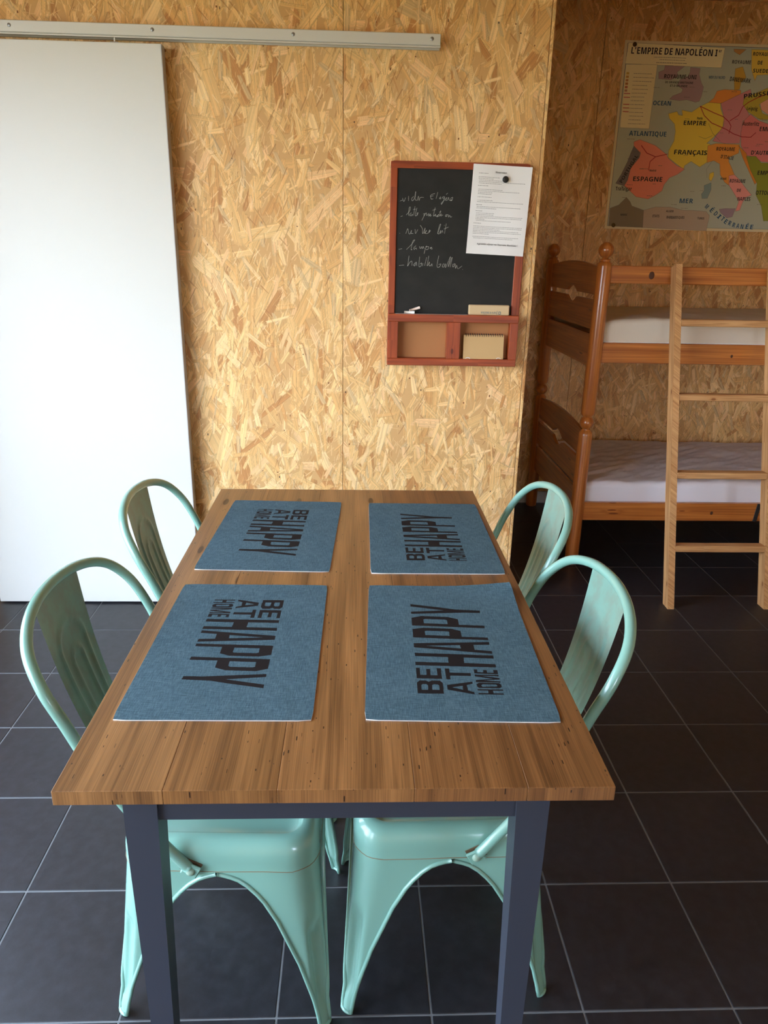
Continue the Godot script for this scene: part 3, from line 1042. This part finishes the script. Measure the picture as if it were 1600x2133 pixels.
# a wall in the plane x = at or z = at with one rectangular opening
func pierced(parent: Node, along_x: bool, at: float, thick: float, a0: float, a1: float, o0: float, o1: float, y0: float, y1: float, m: Material) -> void:
	for r in [[a0, o0, -0.02, TOP_Y], [o1, a1, -0.02, TOP_Y], [o0, o1, -0.02, y0], [o0, o1, y1, TOP_Y]]:
		if r[1] - r[0] < 0.001 or r[3] - r[2] < 0.001:
			continue
		if along_x:
			box_between(parent, "panel", Vector3(r[0], r[2], at), Vector3(r[1], r[3], at + thick), m, 0.0)
		else:
			box_between(parent, "panel", Vector3(at, r[2], r[0]), Vector3(at + thick, r[3], r[1]), m, 0.0)


func glazing(called: String, label: String, along_x: bool, at: float, o0: float, o1: float, y0: float, y1: float, leaves: int) -> void:
	var w := thing(called, label, "window", Vector3.ZERO, "", "structure")
	var bar := 0.055
	var n := leaves
	for r in [[o0, o1, y0, y0 + bar], [o0, o1, y1 - bar, y1]]:
		frame_bar(w, along_x, at, r[0], r[1], r[2], r[3])
	for i in n + 1:
		var c := lerpf(o0 + bar * 0.5, o1 - bar * 0.5, float(i) / n)
		frame_bar(w, along_x, at, c - bar * 0.5, c + bar * 0.5, y0 + bar, y1 - bar)
	for i in n:
		var c0 := lerpf(o0 + bar * 0.5, o1 - bar * 0.5, float(i) / n) + bar * 0.5
		var c1 := lerpf(o0 + bar * 0.5, o1 - bar * 0.5, float(i + 1) / n) - bar * 0.5
		if along_x:
			box_between(w, "pane", Vector3(c0, y0 + bar, at - 0.003), Vector3(c1, y1 - bar, at + 0.003), M.glass, 0.0)
		else:
			box_between(w, "pane", Vector3(at - 0.003, y0 + bar, c0), Vector3(at + 0.003, y1 - bar, c1), M.glass, 0.0)


func frame_bar(w: Node, along_x: bool, at: float, a0: float, a1: float, y0: float, y1: float) -> void:
	if along_x:
		box_between(w, "frame", Vector3(a0, y0, at - 0.03), Vector3(a1, y1, at + 0.03), M.white, 0.003)
	else:
		box_between(w, "frame", Vector3(at - 0.03, y0, a0), Vector3(at + 0.03, y1, a1), M.white, 0.003)


func build_windows() -> void:
	var wl := thing("wall_left", "strand board side wall with a glazed door, left of the picture", "wall", Vector3.ZERO, "", "structure")
	pierced(wl, false, LEFT_X - 0.15, 0.15, WALL_Z - 0.1, REAR_Z + 0.15, -2.2, 1.25, 0.02, 2.2, M.osb)
	glazing("window_1", "glazed double door in the left wall, out of the picture", false, LEFT_X - 0.08, -2.2, 1.25, 0.02, 2.2, 3)
	var wr := thing("wall_rear", "wall with a wide window behind the viewer", "wall", Vector3.ZERO, "", "structure")
	pierced(wr, true, REAR_Z, 0.15, LEFT_X - 0.15, RIGHT_X + 0.15, 0.8, 1.8, 0.9, 1.8, M.osb)
	glazing("window_2", "wide window in the wall behind the viewer", true, REAR_Z + 0.08, 0.8, 1.8, 0.9, 1.8, 1)


func build_table() -> void:
	var t := thing("dining_table", "worn brown plank table top on dark blue-grey tapered legs", "table", Vector3(-0.018, 0, -1.35))
	var x0 := -0.3495
	var cuts := [x0, -0.215, -0.075, 0.0957, 0.238, 0.3495]
	var z0 := -0.605
	var z1 := 0.604
	for i in 5:
		var st := begin()
		box(st, Vector3((cuts[i] + cuts[i + 1]) * 0.5, TABLE_Y - 0.0105, (z0 + z1) * 0.5), Vector3(cuts[i + 1] - cuts[i] - 0.0001, 0.021, z1 - z0), 0.0007, 2, Vector2(i * 0.31, 0.609 + i * 0.008))
		part(t, "plank", done(st), M.table_tints[i])
	var ax := 0.285
	var az0 := -0.597
	var az1 := 0.552
	for sx in [-1.0, 1.0]:
		for z in [az0, az1]:
			var st := begin()
			st.set_smooth_group(-1)
			var sz := signf(z)
			var top := 0.046
			var foot := 0.026
			var rows := []
			for e in [[0.739, top, 0.0], [0.60, top * 0.93, 0.0], [0.0, foot, 0.004]]:
				var xo: float = (ax - e[2]) * sx
				var xi: float = xo - e[1] * sx
				var zo: float = z - e[2] * sz
				var zi: float = zo - e[1] * sz
				rows.append(PackedVector3Array([Vector3(xo, e[0], zo), Vector3(xi, e[0], zo), Vector3(xi, e[0], zi), Vector3(xo, e[0], zi)]))
			grid(st, rows, true, [], sx * sz > 0.0)
			var b: PackedVector3Array = rows[2]
			tri(st, b[0], b[1], b[2])
			tri(st, b[0], b[2], b[3])
			part(t, "leg", done(st), M.navy)
	for z in [az1 - 0.012, az0 + 0.012]:
		box_between(t, "apron", Vector3(-ax + 0.04, 0.662, z - 0.01), Vector3(ax - 0.04, 0.739, z + 0.006), M.navy, 0.0015, 0)
	for sx in [-1.0, 1.0]:
		box_between(t, "apron", Vector3(sx * (ax - 0.006), 0.662, az0 + 0.04), Vector3(sx * (ax - 0.024), 0.739, az1 - 0.04), M.navy, 0.0015, 2)


func build_mats() -> void:
	var cloth := textured(mat_cloth(), 0.8)
	cloth.metallic_specular = 0.3
	var spots := [
		[Vector3(-0.195, TABLE_Y, -1.110), 0.7, PI, "blue-grey placemat with upside-down lettering, front left of the table", Vector2.ZERO],
		[Vector3(0.164, TABLE_Y, -1.105), 1.7, 0.0, "blue-grey placemat with a lifted far corner, front right of the table", Vector2(1, 1)],
		[Vector3(-0.182, TABLE_Y, -1.624), 2.2, PI, "blue-grey placemat with upside-down lettering, rear left near the white door", Vector2.ZERO],
		[Vector3(0.177, TABLE_Y, -1.612), 0.4, 0.0, "blue-grey placemat rear right of the table, below the blackboard", Vector2.ZERO]]
	for s in spots:
		var m := thing("placemat", s[3], "placemat", s[0], "printed placemats on the table")
		m.rotation.y = -deg_to_rad(s[1]) + s[2]
		for layer in 2:
			var st := begin()
			st.set_smooth_group(0)
			var rows := []
			var uvs := []
			var nx := 14
			var nz := 22
			var w := 0.1405
			var l := 0.223
			var base := 0.0012 if layer == 1 else 0.0
			for j in nz + 1:
				var row := PackedVector3Array()
				var uv := PackedVector2Array()
				for i in nx + 1:
					var a := i * 2.0 / nx - 1.0
					var b := j * 2.0 / nz - 1.0
					var x := a * w
					var z := b * l
					var r := 0.006   # rounded corners
					var ex := absf(x) - (w - r)
					var ez := absf(z) - (l - r)
					if ex > 0.0 and ez > 0.0 and Vector2(ex, ez).length() > r:
						var q := Vector2(ex, ez).normalized() * r
						x = signf(x) * (w - r + q.x)
						z = signf(z) * (l - r + q.y)
					var lift := 0.0
					if s[4] != Vector2.ZERO:
						lift = 0.012 * pow(clampf((a + 0.2) / 1.2, 0.0, 1.0), 2.0) * pow(clampf((-b - 0.35) / 0.65, 0.0, 1.0), 2.0)
					row.append(Vector3(x, base + 0.0008 + lift, z))
					# reading runs from +z to -z; the tops of the letters face -x
					uv.append(Vector2(0.5 - z / (2.0 * l), 0.5 + x / (2.0 * w)))
				rows.append(row)
				uvs.append(uv)
			if layer == 1:
				grid(st, rows, false, uvs)
				part(m, "printed_face", done(st), cloth)
			else:
				var low := []
				for row in rows:
					var q := PackedVector3Array()
					for p in row:
						q.append(p - Vector3(0, 0.0006, 0))
					low.append(q)
				grid(st, low, false, uvs, true)
				var rim_a := PackedVector3Array()
				var rim_b := PackedVector3Array()
				var ring := []
				for i in nx + 1:
					ring.append([0, i])
				for j in range(1, nz + 1):
					ring.append([j, nx])
				for i in range(nx - 1, -1, -1):
					ring.append([nz, i])
				for j in range(nz - 1, 0, -1):
					ring.append([j, 0])
				for e in ring:
					rim_a.append(low[e[0]][e[1]])
					rim_b.append(rows[e[0]][e[1]] + Vector3(0, 0.0011, 0))
				grid(st, [rim_a, rim_b], true)
				part(m, "backing", done(st), M.white)


func build_chairs() -> void:
	var c := make_chair()
	var spots := [
		[-0.533, -1.195, 0.029, -1.0, "mint green metal chair pushed in at the front left of the table"],
		[-0.538, -1.716, 0.012, -1.0, "mint green metal chair at the rear left, in front of the white door"],
		[0.516, -1.722, -0.004, 1.0, "mint green metal chair at the rear right, next to the bunk bed post"],
		[0.479, -1.215, 0.015, 1.0, "mint green metal chair at the front right with worn splat"]]
	for i in 4:
		var o := c
		if i > 0:
			o = c.duplicate()
			o.name = numbered("metal_chair")
			add_child(o)
		var s: Array = spots[i]
		place_chair(o, s[0], s[1], s[2], s[3], s[4])


func build_sliding_door() -> void:
	var d := thing("sliding_door", "plain white sliding door panel hanging in front of the board wall", "door", Vector3(-1.0375, 0, -2.79))
	box_between(d, "panel", Vector3(-0.4045, 0.006, -0.02), Vector3(0.4045, 2.003, 0.02), M.white_panel, 0.0015)
	box_between(d, "edge_band", Vector3(0.4045, 0.008, -0.0205), Vector3(0.4055, 2.0025, 0.0205), flat(Color8(178, 174, 178), 0.5), 0.0)
	var r := thing("door_rail", "aluminium sliding door rail screwed to the board wall", "rail", Vector3(-0.66, 2.041, WALL_Z))
	var st := begin()
	box(st, Vector3(0, 0.003, 0.0205), Vector3(1.868, 0.034, 0.041), 0.002, 0)
	box(st, Vector3(0, -0.0175, 0.036), Vector3(1.868, 0.005, 0.010), 0.001, 0)
	box(st, Vector3(0, -0.0175, 0.006), Vector3(1.868, 0.005, 0.010), 0.001, 0)
	part(r, "profile", done(st), M.alu)
	for k in 5:
		st = begin()
		lathe(st, [[0.0, 0.0016], [0.004, 0.0014], [0.0058, 0.0004], [0.006, 0.0]], 14)
		var s := part(r, "screw", done(st), M.screw, Vector3(0.905 - k * 0.4535, 0.005, 0.041))
		s.rotation.x = PI / 2
	var h := thing("door_hanger", "small white roller hanger between rail and sliding door", "hanger", Vector3(-0.785, 2.003, -2.79))
	st = begin()
	box(st, Vector3(0, 0.0022, 0), Vector3(0.026, 0.0044, 0.02), 0.001)
	part(h, "plate", done(st), M.screw)
	st = begin()
	tube(st, PackedVector3Array([Vector3(0, 0.004, 0), Vector3(0, 0.017, 0)]), 0.003, 8)
	part(h, "bolt", done(st), M.white)


func build_blackboard() -> void:
	var b := thing("blackboard", "red-brown framed blackboard with chalk list and two lower compartments", "blackboard", Vector3(0, 0, WALL_Z))
	var th := 0.016
	var st := begin()
	# outer frame of the slate
	box(st, Vector3(0.1322, 1.425, th * 0.5), Vector3(0.0244, 0.515, th), 0.002, 1)
	part(b, "frame_stile", done(st), M.redwood)
	st = begin()
	box(st, Vector3(0.5935, 1.425, th * 0.5), Vector3(0.031, 0.515, th), 0.002, 1, Vector2(0.3, 0.1))
	part(b, "frame_stile", done(st), M.redwood)
	st = begin()
	var pts := PackedVector2Array()
	# top rail with rounded upper corners
	pts.append(Vector2(0.12, 1.6605))
	for k in 6:
		var a := PI - k * PI * 0.1
		pts.append(Vector2(0.132 + cos(a) * 0.012, 1.672 + sin(a) * 0.012))
	for k in 6:
		var a := PI * 0.5 - k * PI * 0.1
		pts.append(Vector2(0.597 + cos(a) * 0.012, 1.672 + sin(a) * 0.012))
	pts.append(Vector2(0.609, 1.6605))
	plate(st, pts, 0.0, th + 0.0004)
	var rail := part(b, "frame_rail", done(st), M.redwood)
	rail.transform = Transform3D(Basis(Vector3(0, 0, 1), Vector3(0, 1, 0), Vector3(1, 0, 0)), Vector3.ZERO)
	var slate := textured(slate_marks(0.434, 0.49), 0.75)
	st = begin()
	grid(st, [PackedVector3Array([Vector3(0.1442, 1.6605, 0.011), Vector3(0.5782, 1.6605, 0.011)]), PackedVector3Array([Vector3(0.1442, 1.1705, 0.011), Vector3(0.5782, 1.1705, 0.011)])], false, [[Vector2(0, 0), Vector2(1, 0)], [Vector2(0, 1), Vector2(1, 1)]])
	part(b, "slate", done(st), slate)
	box_between(b, "back_board", Vector3(0.13, 0.99, 0.001), Vector3(0.60, 1.67, 0.0095), M.hardboard, 0.0)
	# lower box
	var d0 := 0.0
	var d1 := 0.047
	box_between(b, "ledge", Vector3(0.119, 1.1435, d0 + 0.0096), Vector3(0.6035, 1.171, d1), M.redwood, 0.002, 0)
	box_between(b, "chalk_dust", Vector3(0.146, 1.171, 0.031), Vector3(0.412, 1.1716, 0.0455), flat(Color8(176, 172, 166), 0.95), 0.0)
	box_between(b, "box_rail", Vector3(0.119, 0.985, d0), Vector3(0.6035, 1.011, d1), M.redwood, 0.002, 0, Vector2(0.1, 0.3))
	box_between(b, "box_stile", Vector3(0.119, 1.011, d0), Vector3(0.157, 1.1435, d1), M.redwood, 0.001, 1, Vector2(0.05, 0))
	box_between(b, "box_stile", Vector3(0.340, 1.011, d0), Vector3(0.389, 1.1435, d1), M.redwood, 0.001, 1, Vector2(0.12, 0.2))
	box_between(b, "box_stile", Vector3(0.574, 1.011, d0), Vector3(0.6035, 1.1435, d1), M.redwood, 0.001, 1, Vector2(0.2, 0.4))
	b.set_meta("label", "red-brown framed blackboard with chalk list and two lower compartments")
	# things on it
	var ztop := WALL_Z + th
	var page := thing("paper_notice", "white printed sheet pinned over the blackboard's top right corner", "paper", Vector3(0.5065, 1.529, ztop + 0.0012))
	page.rotation.z = deg_to_rad(-2.0)
	st = begin()
	st.set_smooth_group(0)
	var rows := []
	var uvs := []
	for j in 19:
		var row := PackedVector3Array()
		var uv := PackedVector2Array()
		for i in 13:
			var u := i / 12.0
			var v := j / 18.0
			var wave := 0.0022 + 0.0016 * sin(u * 7.0 + v * 3.0) + 0.0014 * sin(v * 9.0 - u * 4.0) + 0.004 * pow(v, 3.0) * u
			wave *= smoothstep(0.02, 0.18, Vector2(u - 0.58, (v - 0.16) * 1.4).length())
			row.append(Vector3((u - 0.5) * 0.208, (0.5 - v) * 0.295, wave))
			uv.append(Vector2(u, v))
		rows.append(row)
		uvs.append(uv)
	grid(st, rows, false, uvs)
	part(page, "sheet", done(st), textured(letter_page(), 0.8))
	words(page, "Bienvenue", Vector3(-0.005, 0.124, 0.0062), 0.0046, 0.04, 0, M.ink, "lettering", "Droid Serif")
	words(page, "Agréable séjour en Charente Maritime !", Vector3(0.006, -0.113, 0.0075), 0.0052, 0.148, 0, M.ink, "lettering", "Droid Serif")
	var mg := thing("magnet", "small round black magnet holding the printed sheet", "magnet", Vector3(0.523, 1.632, ztop + 0.0018))
	st = begin()
	lathe(st, [[0.0, 0.0075], [0.0085, 0.0075], [0.0105, 0.006], [0.011, 0.003], [0.0105, 0.0]], 24)
	part(mg, "cap", done(st), M.black).rotation.x = PI / 2
	# chalk sticks
	for k in 2:
		var ck := thing("chalk_stick", ["white chalk stick lying on the left of the blackboard ledge", "pinkish chalk stick leaning up across the other chalk"][k], "chalk", Vector3(0.197 + k * 0.014, 1.1716, WALL_Z + 0.031), "chalk on the ledge")
		st = begin()
		if k == 0:
			tube(st, PackedVector3Array([Vector3(-0.018, 0.0047, 0), Vector3(0.02, 0.0047, 0.004)]), 0.0046, 10)
		else:
			tube(st, PackedVector3Array([Vector3(-0.012, 0.0105, -0.006), Vector3(0.026, 0.0215, -0.012)]), 0.0046, 10)
		part(ck, "stick", done(st), flat([Color8(238, 236, 230), Color8(236, 214, 204)][k], 0.9))
	# felt eraser standing on the ledge
	var er := thing("board_eraser", "beige block eraser with upside-down print on the blackboard ledge", "eraser", Vector3(0.4925, 1.171, WALL_Z + 0.026))
	part(er, "block", box_mesh(Vector3(0.150, 0.036, 0.024), 0.003), flat(Color8(206, 180, 140), 0.8), Vector3(0, 0.018, 0))
	words(er, "Juvenilia", Vector3(0.0, 0.0085, 0.0124), 0.0085, 0.062, 180, flat(Color8(108, 122, 126), 0.8), "lettering", "Droid Serif").scale *= Vector3(1, 1, 1)
	st = begin()
	for e in [[-0.006, 0, 0.003, 0.011], [0.006, 0, 0.003, 0.011], [0, 0.005, 0.011, 0.003], [0, -0.005, 0.011, 0.003]]:
		box(st, Vector3(0.039 + e[0] * 0.6, 0.0085 + e[1] * 0.8, 0.0122), Vector3(e[2] * 0.7, e[3] * 0.8, 0.0006), 0.0)
	part(er, "printed_mark", done(st), flat(Color8(108, 122, 126), 0.8))
	# spiral notebook in the right compartment
	var nb := thing("spiral_notebook", "small kraft spiral notebook in the blackboard's right compartment", "notebook", Vector3(0.480, 1.0112, WALL_Z + 0.040))
	nb.rotation.x = deg_to_rad(-7)
	part(nb, "cover", box_mesh(Vector3(0.152, 0.088, 0.0015), 0.0004), M.kraft, Vector3(0, 0.044, 0))
	part(nb, "pages", box_mesh(Vector3(0.149, 0.086, 0.005), 0.0004), M.white, Vector3(0, 0.0435, -0.0033))
	st = begin()
	for k in 17:
		var ring := PackedVector3Array()
		for i in 13:
			var a := TAU * i / 12.0
			ring.append(Vector3(-0.068 + k * 0.0085 + 0.002 * sin(a * 0.5), 0.087 + cos(a) * 0.0062, -0.003 + sin(a) * 0.0058))
		tube(st, ring, 0.0009, 6)
	part(nb, "spiral", done(st), M.black)
	for sx in [-1.0, 1.0]:
		var clip := thing("wire_clip", "thin white wire loop at the notebook's lower %s corner" % ("left" if sx < 0 else "right"), "clip", Vector3(0.480 + sx * 0.058, 1.0112, WALL_Z + 0.0435), "wire clips under the notebook")
		st = begin()
		var arc := PackedVector3Array()
		for i in 9:
			var a := PI * i / 8.0
			arc.append(Vector3(cos(a) * 0.008, 0.0012 + sin(a) * 0.0042, 0))
		tube(st, arc, 0.0011, 6)
		part(clip, "wire", done(st), M.white)


func head_slat(kind: int, y: float, z0: float, z1: float) -> PackedVector2Array:
	var out := PackedVector2Array()
	var mid := (z0 + z1) * 0.5
	var n := 24
	if kind == 0:        # arched top, cut-out below
		for i in n + 1:
			var t := i / float(n)
			out.append(Vector2(lerpf(z0, z1, t), y + 1.335 + 0.028 * sin(PI * t)))
		out.append(Vector2(z1, y + 1.228))
		for k in 11:
			var a := PI * k / 10.0
			var r := 0.041 * (1.0 - 0.16 * absf(sin(a * 2.0)))
			out.append(Vector2(mid + cos(a) * r * 2.5, y + 1.2165 + maxf(sin(a) * r, 0.0115)))
		out.append(Vector2(z0, y + 1.228))
	elif kind == 1:
		out.append(Vector2(z0, y + 1.206))
		for k in 11:
			var a := PI + PI * k / 10.0
			var r := 0.041 * (1.0 - 0.16 * absf(sin(a * 2.0)))
			out.append(Vector2(mid + cos(a) * r * 2.5, y + 1.2165 + minf(sin(a) * r, -0.0105)))
		out.append(Vector2(z1, y + 1.206))
		out.append(Vector2(z1, y + 1.083))
		out.append(Vector2(z0, y + 1.083))
	else:
		for p in [[z0, 1.063], [z1, 1.063], [z1, 0.925], [z0, 0.925]]:
			out.append(Vector2(p[0], y + p[1]))
	return out


func build_bunk() -> void:
	var b := thing("bunk_bed", "varnished pine bunk bed with turned posts in the alcove", "bed", Vector3(2.03, 0, -3.625))
	var xs := [-0.995, 0.995]
	var zs := [0.425, -0.425]
	for x in xs:
		for z in zs:
			var st := begin()
			lathe(st, [[0.0, 0.0], [0.026, 0.0], [0.030, 0.006], [0.031, 0.06], [0.031, 0.628], [0.029, 0.640], [0.021, 0.648], [0.018, 0.652], [0.018, 0.656]], 28)
			part(b, "lower_post", done(st), M.pine, Vector3(x, 0, z))
			for bl in [[0.683, "joint_ball"], [1.408, "ball_finial"]]:
				st = begin()
				var prof := []
				for k in 13:
					var a := -PI * 0.5 + PI * k / 12.0
					prof.append([maxf(cos(a) * 0.0315, 0.0 if k == 12 else 0.012), sin(a) * 0.0315])
				prof.push_front([0.016, -0.036])
				prof.push_front([0.0, -0.036])
				lathe(st, prof, 28)
				part(b, bl[1], done(st), M.pine, Vector3(x, bl[0], z))
			st = begin()
			lathe(st, [[0.018, 0.706], [0.020, 0.712], [0.028, 0.718], [0.031, 0.728], [0.031, 1.345], [0.029, 1.356], [0.022, 1.362], [0.018, 1.365], [0.022, 1.3675], [0.022, 1.3715], [0.016, 1.374], [0.0, 1.374]], 28)
			part(b, "upper_post", done(st), M.pine, Vector3(x, 0, z))
		for lev in [0.0, -0.70]:
			for kind in 3:
				var st := begin()
				plate(st, head_slat(kind, lev, -0.425, 0.425), x - 0.007, x + 0.007)
				part(b, "end_board", done(st), M.pine)
	# side rails, guard rails, bases
	for z in [0.425, -0.425]:
		box_between(b, "side_rail", Vector3(-0.97, 0.948, z - 0.012), Vector3(0.97, 1.034, z + 0.012), M.pine, 0.003, 0, Vector2(0.1 + z, 1.0))
		box_between(b, "side_rail", Vector3(-0.97, 0.222, z - 0.012), Vector3(0.97, 0.309, z + 0.012), M.pine, 0.003, 0, Vector2(0.18 + z, 1.0))
	box_between(b, "guard_rail", Vector3(-0.97, 1.278, 0.425 - 0.011), Vector3(0.97, 1.349, 0.425 + 0.011), M.pine, 0.003, 0, Vector2(0.05, 1.0))
	for y in [0.955, 0.235]:
		box_between(b, "mattress_base", Vector3(-0.98, y, -0.413), Vector3(0.98, y + 0.02, 0.413), M.raw_pine, 0.002, 0)
	# dark strap at the end of the lower rail
	var sst := begin()
	box(sst, Vector3.ZERO, Vector3(0.019, 0.088, 0.003), 0.001, 1, Vector2.ZERO, Transform3D(Basis(Vector3(0, 0, 1), -0.1), Vector3(-0.145, 0.2655, 0.4385)))
	part(b, "strap", done(sst), M.black)
	# knots that show as dark rings on the front rails
	for k in [[-0.795, 1.3125, 0.016], [-0.36, 0.262, 0.009], [-0.205, 0.985, 0.010], [-0.395, 0.985, 0.007]]:
		sst = begin()
		lathe(sst, [[k[2] * 0.0, 0.0006], [k[2] * 0.55, 0.0006], [k[2] * 0.95, 0.0004], [k[2], 0.0]], 14)
		var kn := part(b, "knot", done(sst), flat(Color8(70, 34, 16), 0.5), Vector3(k[0], k[1], 0.4372 if k[1] < 1.2 else 0.4362))
		kn.rotation.x = PI / 2
		kn.scale = Vector3(0.75, 1, 1)
	build_mattress("mattress", "off-white cotton mattress on the upper bunk", 0.976, 0.158, flat(Color8(218, 208, 192), 0.95), 4)
	build_mattress("mattress", "lower bunk mattress under a creased pale lilac-white sheet", 0.256, 0.146, flat(Color8(222, 218, 226), 0.95), 9)
	# ladder hooked against the guard rail
	var foot := Vector3(1.53, 0, -2.72)
	var la := thing("bunk_ladder", "raw pine ladder leaning against the bunk bed", "ladder", foot)
	var lean := atan2(0.42, 1.36)
	var long := 1.424
	for sx in [-1.0, 1.0]:
		var st := begin()
		# stile with its foot cut level
		var h := 0.0135
		var dd := 0.05
		var outline := PackedVector2Array()
		var dirv := Vector2(-sin(lean), cos(lean))   # (z, y)
		var nrm := Vector2(-cos(lean), -sin(lean))
		var p0 := Vector2(0, 0)
		var back := nrm * dd
		back -= dirv * (back.y / dirv.y)
		outline.append(p0)
		outline.append(back)
		outline.append(nrm * dd + dirv * long)
		outline.append(dirv * long)
		plate(st, outline, 0.205 * sx - h, 0.205 * sx + h, false, lean)
		part(la, "stile", done(st), M.raw_pine)
	for y in [1.132, 0.840, 0.532, 0.240]:
		var st := begin()
		var xf := Transform3D(Basis(Vector3.RIGHT, 0.0), Vector3(0, y, -y * tan(lean) - 0.022))
		box(st, Vector3.ZERO, Vector3(0.384, 0.027, 0.044), 0.003, 0, Vector2(y, y * 0.3), xf)
		part(la, "rung", done(st), M.raw_pine)


func build_mattress(called: String, label: String, y0: float, h: float, m: Material, seed_: int) -> void:
	var t := thing(called, label, "mattress", Vector3(2.03, y0, -3.625))
	var n := FastNoiseLite.new()
	n.seed = seed_
	n.frequency = 3.0
	var fold := FastNoiseLite.new()
	fold.seed = seed_ + 3
	fold.frequency = 9.0
	var st := begin()
	st.set_smooth_group(0)
	var hx := 0.962
	var hz := 0.408
	var rows := []
	# wrap: from the front bottom edge up, over the top and down the back
	var prof := []
	for k in 5:
		prof.append([hz, h * k / 6.0])
	var r := 0.028
	for k in 6:
		var a := PI * 0.5 * k / 5.0
		prof.append([hz - r + cos(a) * r, h - r + sin(a) * r])
	for k in range(1, 40):
		prof.append([lerpf(hz - r, -hz + r, k / 40.0), h])
	for k in 6:
		var a := PI * 0.5 + PI * 0.5 * k / 5.0
		prof.append([-hz + r + cos(a) * r, h - r + sin(a) * r])
	prof.append([-hz, 0.0])
	for p in prof:
		var row := PackedVector3Array()
		for i in 121:
			var e := i / 60.0 - 1.0
			var x := e * hx
			var y: float = p[1]
			var z: float = p[0]
			var round_ := pow(absf(e), 40.0)
			if y > 0.03:
				var w := n.get_noise_2d(x, z) * 0.010
				var diag := fold.get_noise_2d((x - z * 0.6) * 0.35, (z + x * 0.6) * 2.4)
				var crease := (0.011 if seed_ == 9 else 0.002) * diag
				crease *= 1.0 - 0.85 * smoothstep(0.28, 0.39, absf(z))
				y += (w + crease) * smoothstep(0.03, 0.12, y)
				if absf(p[0]) > hz - 0.002:
					z += signf(z) * (0.004 * n.get_noise_2d(x * 2.0, y * 8.0))
			y = minf(y, y - round_ * 0.02) if y > h * 0.8 else y
			row.append(Vector3(x, y, z))
		rows.append(row)
	grid(st, rows, false, [], true)
	for side in [0, 120]:
		var cen := Vector3(hx * (side / 60.0 - 1.0), h * 0.5, 0)
		for k in rows.size() - 1:
			tri(st, cen, rows[k][side], rows[k + 1][side])
	var low: PackedVector3Array = rows[0]
	var back: PackedVector3Array = rows[-1]
	grid(st, [back, low], false, [], true)
	part(t, "cover", done(st), m)
	if seed_ == 4:
		st = begin()
		box(st, Vector3(0, 0.058, hz + 0.0015), Vector3(hx * 2.0, 0.004, 0.004), 0.0015)
		part(t, "piping", done(st), M.white)


func build_map() -> void:
	var tl := Vector3(1.302, 2.375, ALCOVE_Z + 0.0012)
	var m := thing("wall_map", "old school wall map of Europe with coloured countries", "map", tl)
	var st := begin()
	var w := MAP_W / 1000.0
	var h := MAP_H / 1000.0
	box(st, Vector3(w * 0.5, -h * 0.5, 0.0), Vector3(w, h, 0.0022), 0.0)
	part(m, "backing", done(st), M.white)
	st = begin()
	grid(st, [PackedVector3Array([Vector3(0, 0, 0.0016), Vector3(w, 0, 0.0016)]), PackedVector3Array([Vector3(0, -h, 0.0016), Vector3(w, -h, 0.0016)])], false, [[Vector2(0, 0), Vector2(1, 0)], [Vector2(0, 1), Vector2(1, 1)]])
	part(m, "printed_face", done(st), textured(map_print(), 0.6))
	for t in MAP_WORDS:
		words(m, t[0], Vector3(t[1] / 1000.0, -t[2] / 1000.0, 0.0021), t[3] / 1000.0, t[4] / 1000.0, t[5], M.ink if t[6] == "ink" else M.blue_ink)
	for p in [[0.048, 0.017], [0.046, 0.838]]:
		var pin := thing("map_pin", "dark drawing pin in the %s left corner of the wall map" % ("upper" if p[1] < 0.4 else "lower"), "pin", tl + Vector3(p[0], -p[1], 0.0016), "pins holding the map")
		st = begin()
		lathe(st, [[0.0, 0.005], [0.006, 0.0044], [0.0095, 0.002], [0.0105, 0.0]], 16)
		part(pin, "head", done(st), flat(Color8(92, 70, 34), 0.4, 0.5)).rotation.x = PI / 2
